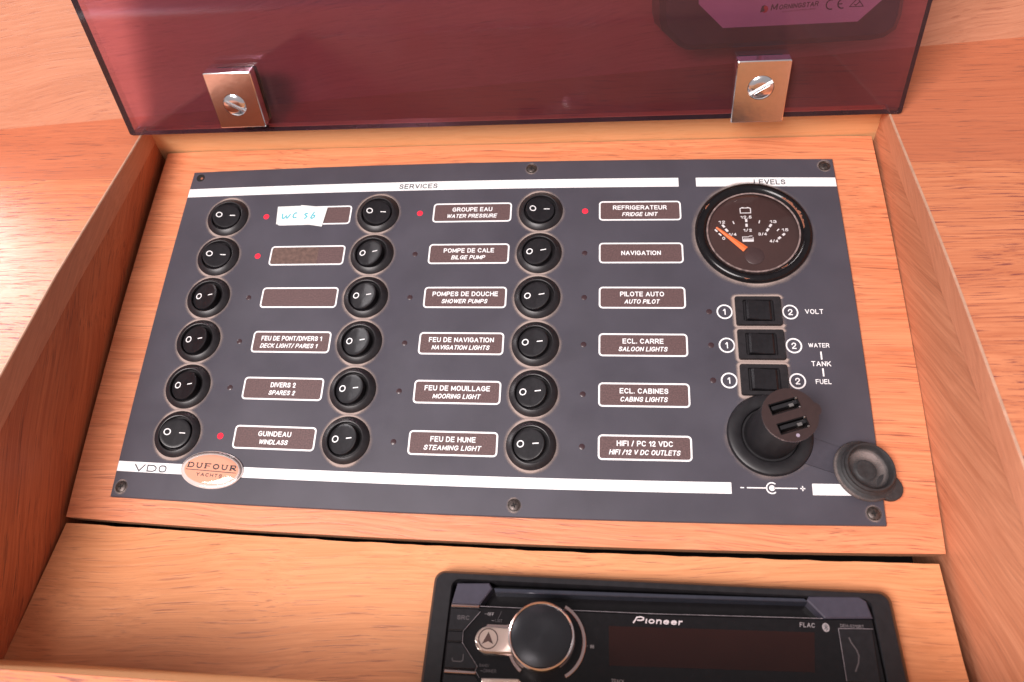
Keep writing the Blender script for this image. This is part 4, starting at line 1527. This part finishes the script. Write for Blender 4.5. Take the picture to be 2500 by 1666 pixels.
# maker's name: heavy slanted letters, P as an open loop
bm = bmesh.new()
zz = (W1, W1 + 0.08)
stroke(bm, [(198.4, -34.9), (199.3, -33.6), (199.9, -32.6), (201.6, -32.35), (202.6, -32.7), (202.5, -33.4), (201.3, -33.75), (200.0, -33.7)], 0.5, *zz)
text_bm(bm, 'ioneer', 203.2, 218.2, -34.8, 2.35, W1 + 0.02, bold=0.03, shear=0.2)
mesh_obj('lettering', bm, plain('logo_print', (0.62, 0.55, 0.57), 0.4, vary=0.05), rd)
rtext('FLAC', 263.3, 269.3, -32.9, 1.7, M_grey, shear=0.15)
rtext('DEH-S310BT', 278.8, 287.6, -32.2, 1.25, plain('dull_print', (0.16, 0.14, 0.15), 0.5, vary=0.05), dz=0.03)
bm = bmesh.new()
loft(bm, [[(x * 0.8 + 273.2, y - 32.6, z__) for x, y in circle(1.7, 28)] for z__ in zz])
bt = mesh_obj('bluetooth_mark', bm, M_grey, rd)
bm = bmesh.new()
stroke(bm, [(272.5, -31.9), (273.9, -33.1), (273.2, -33.8), (273.2, -31.4), (273.9, -32.1), (272.5, -33.3)], 0.22, W1 + 0.09, W1 + 0.13)
mesh_obj('rune', bm, M_print_black, bt)
rtext('OFF', 138.9, 141.5, -35.1, 1.25, M_grey)
rtext('LIST', 142.3, 145.2, -37.5, 1.1, M_dim)
rtext('SRC', 126.4, 131.6, -37.5, 1.8, M_dim, bold=0.02, dz=0.62)
rtext('BAND/', 137.4, 141.4, -54.9, 1.1, M_dim)
rtext('DIMMER', 139.3, 144.4, -56.9, 1.3, M_dim)
rtext('TRACK', 189.5, 194.5, -57.6, 1.3, M_grey)
rtext('88', 181.2, 182.8, -45.5, 1.3, M_grey)
bm = bmesh.new()
stroke(bm, [(137.7, -34.5), (138.6, -34.5)], 0.3, *zz)
stroke(bm, [(140.8, -37.0), (141.9, -37.0)], 0.3, *zz)
stroke(bm, [(138.0, -56.4), (139.0, -56.4)], 0.3, *zz)
stroke(bm, [(179.0, -44.7), (180.4, -44.7)], 0.25, *zz)
stroke(bm, [(144.6, -33.2), (143.4, -36.4)], 0.12, *zz)
mesh_obj('printed_mark', bm, M_dim, rd)
bm = bmesh.new()
stroke(bm, [(130.6, -50.8), (130.7, -52.9), (130.0, -53.6), (126.8, -53.6), (126.3, -53.0), (126.3, -52.4)], 0.4, W1 + 0.62, W1 + 0.66)
mesh_obj('printed_mark', bm, M_dim, rd)
bm = bmesh.new()
stroke(bm, [(281.0, -36.0), (281.6, -38.0), (283.0, -40.4), (283.5, -42.5), (282.9, -45.2), (281.2, -48.4)], 0.5, W1 + 0.62, W1 + 0.66)
mesh_obj('printed_mark', bm, M_dim, rd)
# satin chrome bow round the knob, with its tongue
KU, KV = 162.2, -44.2
bm = bmesh.new()
ax, ay = 163.6, -43.6
arc_out = circle(16.0, 40, ax, ay, 62, -58)
arc_in = circle(14.6, 40, ax, ay, 62, -58)
ringpts = arc_out + list(reversed(arc_in))
poly_prism(bm, ringpts, 9.9, W1 + 0.8, 0.15)
mesh_obj('chrome_bow', bm, M_pinkchrome, rd)
bm = bmesh.new()
low = [(138.6, -49.9), (147.3, -50.2)] + circle(16.0, 14, ax, ay, 205, 232) + list(reversed(circle(14.8, 14, ax, ay, 203, 232))) + [(148.0, -49.2), (138.0, -49.2)]
poly_prism(bm, low, 9.9, W1 + 0.8, 0.1)
mesh_obj('chrome_bow', bm, M_pinkchrome, rd)
bm = bmesh.new()
upb = [(138.2, -40.4), (139.4, -38.7), (147.2, -38.6)] + circle(16.0, 8, ax, ay, 160, 140) + list(reversed(circle(14.6, 8, ax, ay, 160, 140))) + [(148.4, -39.8)]
poly_prism(bm, upb, 9.9, W1 + 0.8, 0.1)
mesh_obj('chrome_bow', bm, M_pinkchrome, rd)


def brushed():
    mt, nt, p = new_mat('ribbed_silver')
    p.inputs['Metallic'].default_value = 0.9
    p.inputs['Roughness'].default_value = 0.3
    p.inputs['Base Color'].default_value = (0.72, 0.62, 0.56, 1)
    tc = N(nt, 'ShaderNodeTexCoord')
    mp = N(nt, 'ShaderNodeMapping')
    mp.inputs['Rotation'].default_value = (0, 0, rad(-38))
    nt.links.new(tc.outputs['Object'], mp.inputs[0])
    wv = N(nt, 'ShaderNodeTexWave')
    wv.inputs['Scale'].default_value = 420
    nt.links.new(mp.outputs[0], wv.inputs['Vector'])
    b_ = N(nt, 'ShaderNodeBump')
    b_.inputs['Strength'].default_value = 0.6
    b_.inputs['Distance'].default_value = 0.0004
    nt.links.new(wv.outputs[0], b_.inputs['Height'])
    nt.links.new(b_.outputs[0], p.inputs['Normal'])
    return mt


M_rib = brushed()
bm = bmesh.new()
tong = circle(5.1, 16, 140.0, -45.0, 90, 270) + [(150.5, -49.9), (150.5, -40.0)]
poly_prism(bm, tong, 9.9, W1 + 2.2, 0.6)
tg = mesh_obj('navigation_button', bm, M_rib, rd, smooth=25)
bm = bmesh.new()
stroke(bm, circle(3.85, 32, 140.3, -44.7), 0.42, W1 + 2.2, W1 + 2.28, closed=True)
ar = [(140.3, -42.0), (142.6, -46.8), (140.4, -45.7), (137.9, -46.9)]
c_ = (140.3, -45.1)
for q_ in range(4):
    a_, b_ = ar[q_], ar[(q_ + 1) % 4]
    t3 = [a_, b_, c_]
    loft(bm, [[(x, y, W1 + 2.2) for x, y in t3], [(x, y, W1 + 2.28) for x, y in t3]])
mesh_obj('arrow_mark', bm, plain('brown_print', (0.06, 0.025, 0.02), 0.5, vary=0.1), tg)
bm = bmesh.new()
lathe(bm, [(13.1, 9.9), (13.1, 16), (13.2, 18.5), (12.9, 19.6), (12.4, 19.9), (12.0, 19.6), (11.9, 19.2)], 72, KU, KV, cap1=True)
kb = mesh_obj('volume_knob', bm, M_steel2, rd, smooth=40)




def knob_face():
    mt, nt, p = new_mat('spun_face')
    p.inputs['Metallic'].default_value = 0.55
    p.inputs['Roughness'].default_value = 0.3
    p.inputs['Base Color'].default_value = (0.028, 0.028, 0.032, 1)
    tc = N(nt, 'ShaderNodeTexCoord')
    wv = N(nt, 'ShaderNodeTexWave', wave_type='RINGS', rings_direction='Z')
    wv.inputs['Scale'].default_value = 900
    nt.links.new(tc.outputs['Object'], wv.inputs['Vector'])
    b_ = N(nt, 'ShaderNodeBump')
    b_.inputs['Strength'].default_value = 0.25
    b_.inputs['Distance'].default_value = 0.0001
    nt.links.new(wv.outputs[0], b_.inputs['Height'])
    nt.links.new(b_.outputs[0], p.inputs['Normal'])
    return mt


bm = bmesh.new()
lathe(bm, [(11.9, 19.2), (11.85, 19.55), (11.6, 19.7), (6, 19.72), (1, 19.72)], 64, 0, 0, cap1=True)
mesh_obj('knob_cap', bm, knob_face(), kb, loc=(KU, KV, 0), smooth=50)
bm = bmesh.new()
sv = [(138.8, -59.3), (153.5, -58.8), (155.5, -61), (155.5, -72), (140.5, -72)]
poly_prism(bm, list(reversed(sv)), 9.9, W1 + 1.5, 0.4)
mesh_obj('silver_button', bm, M_rib, rd)
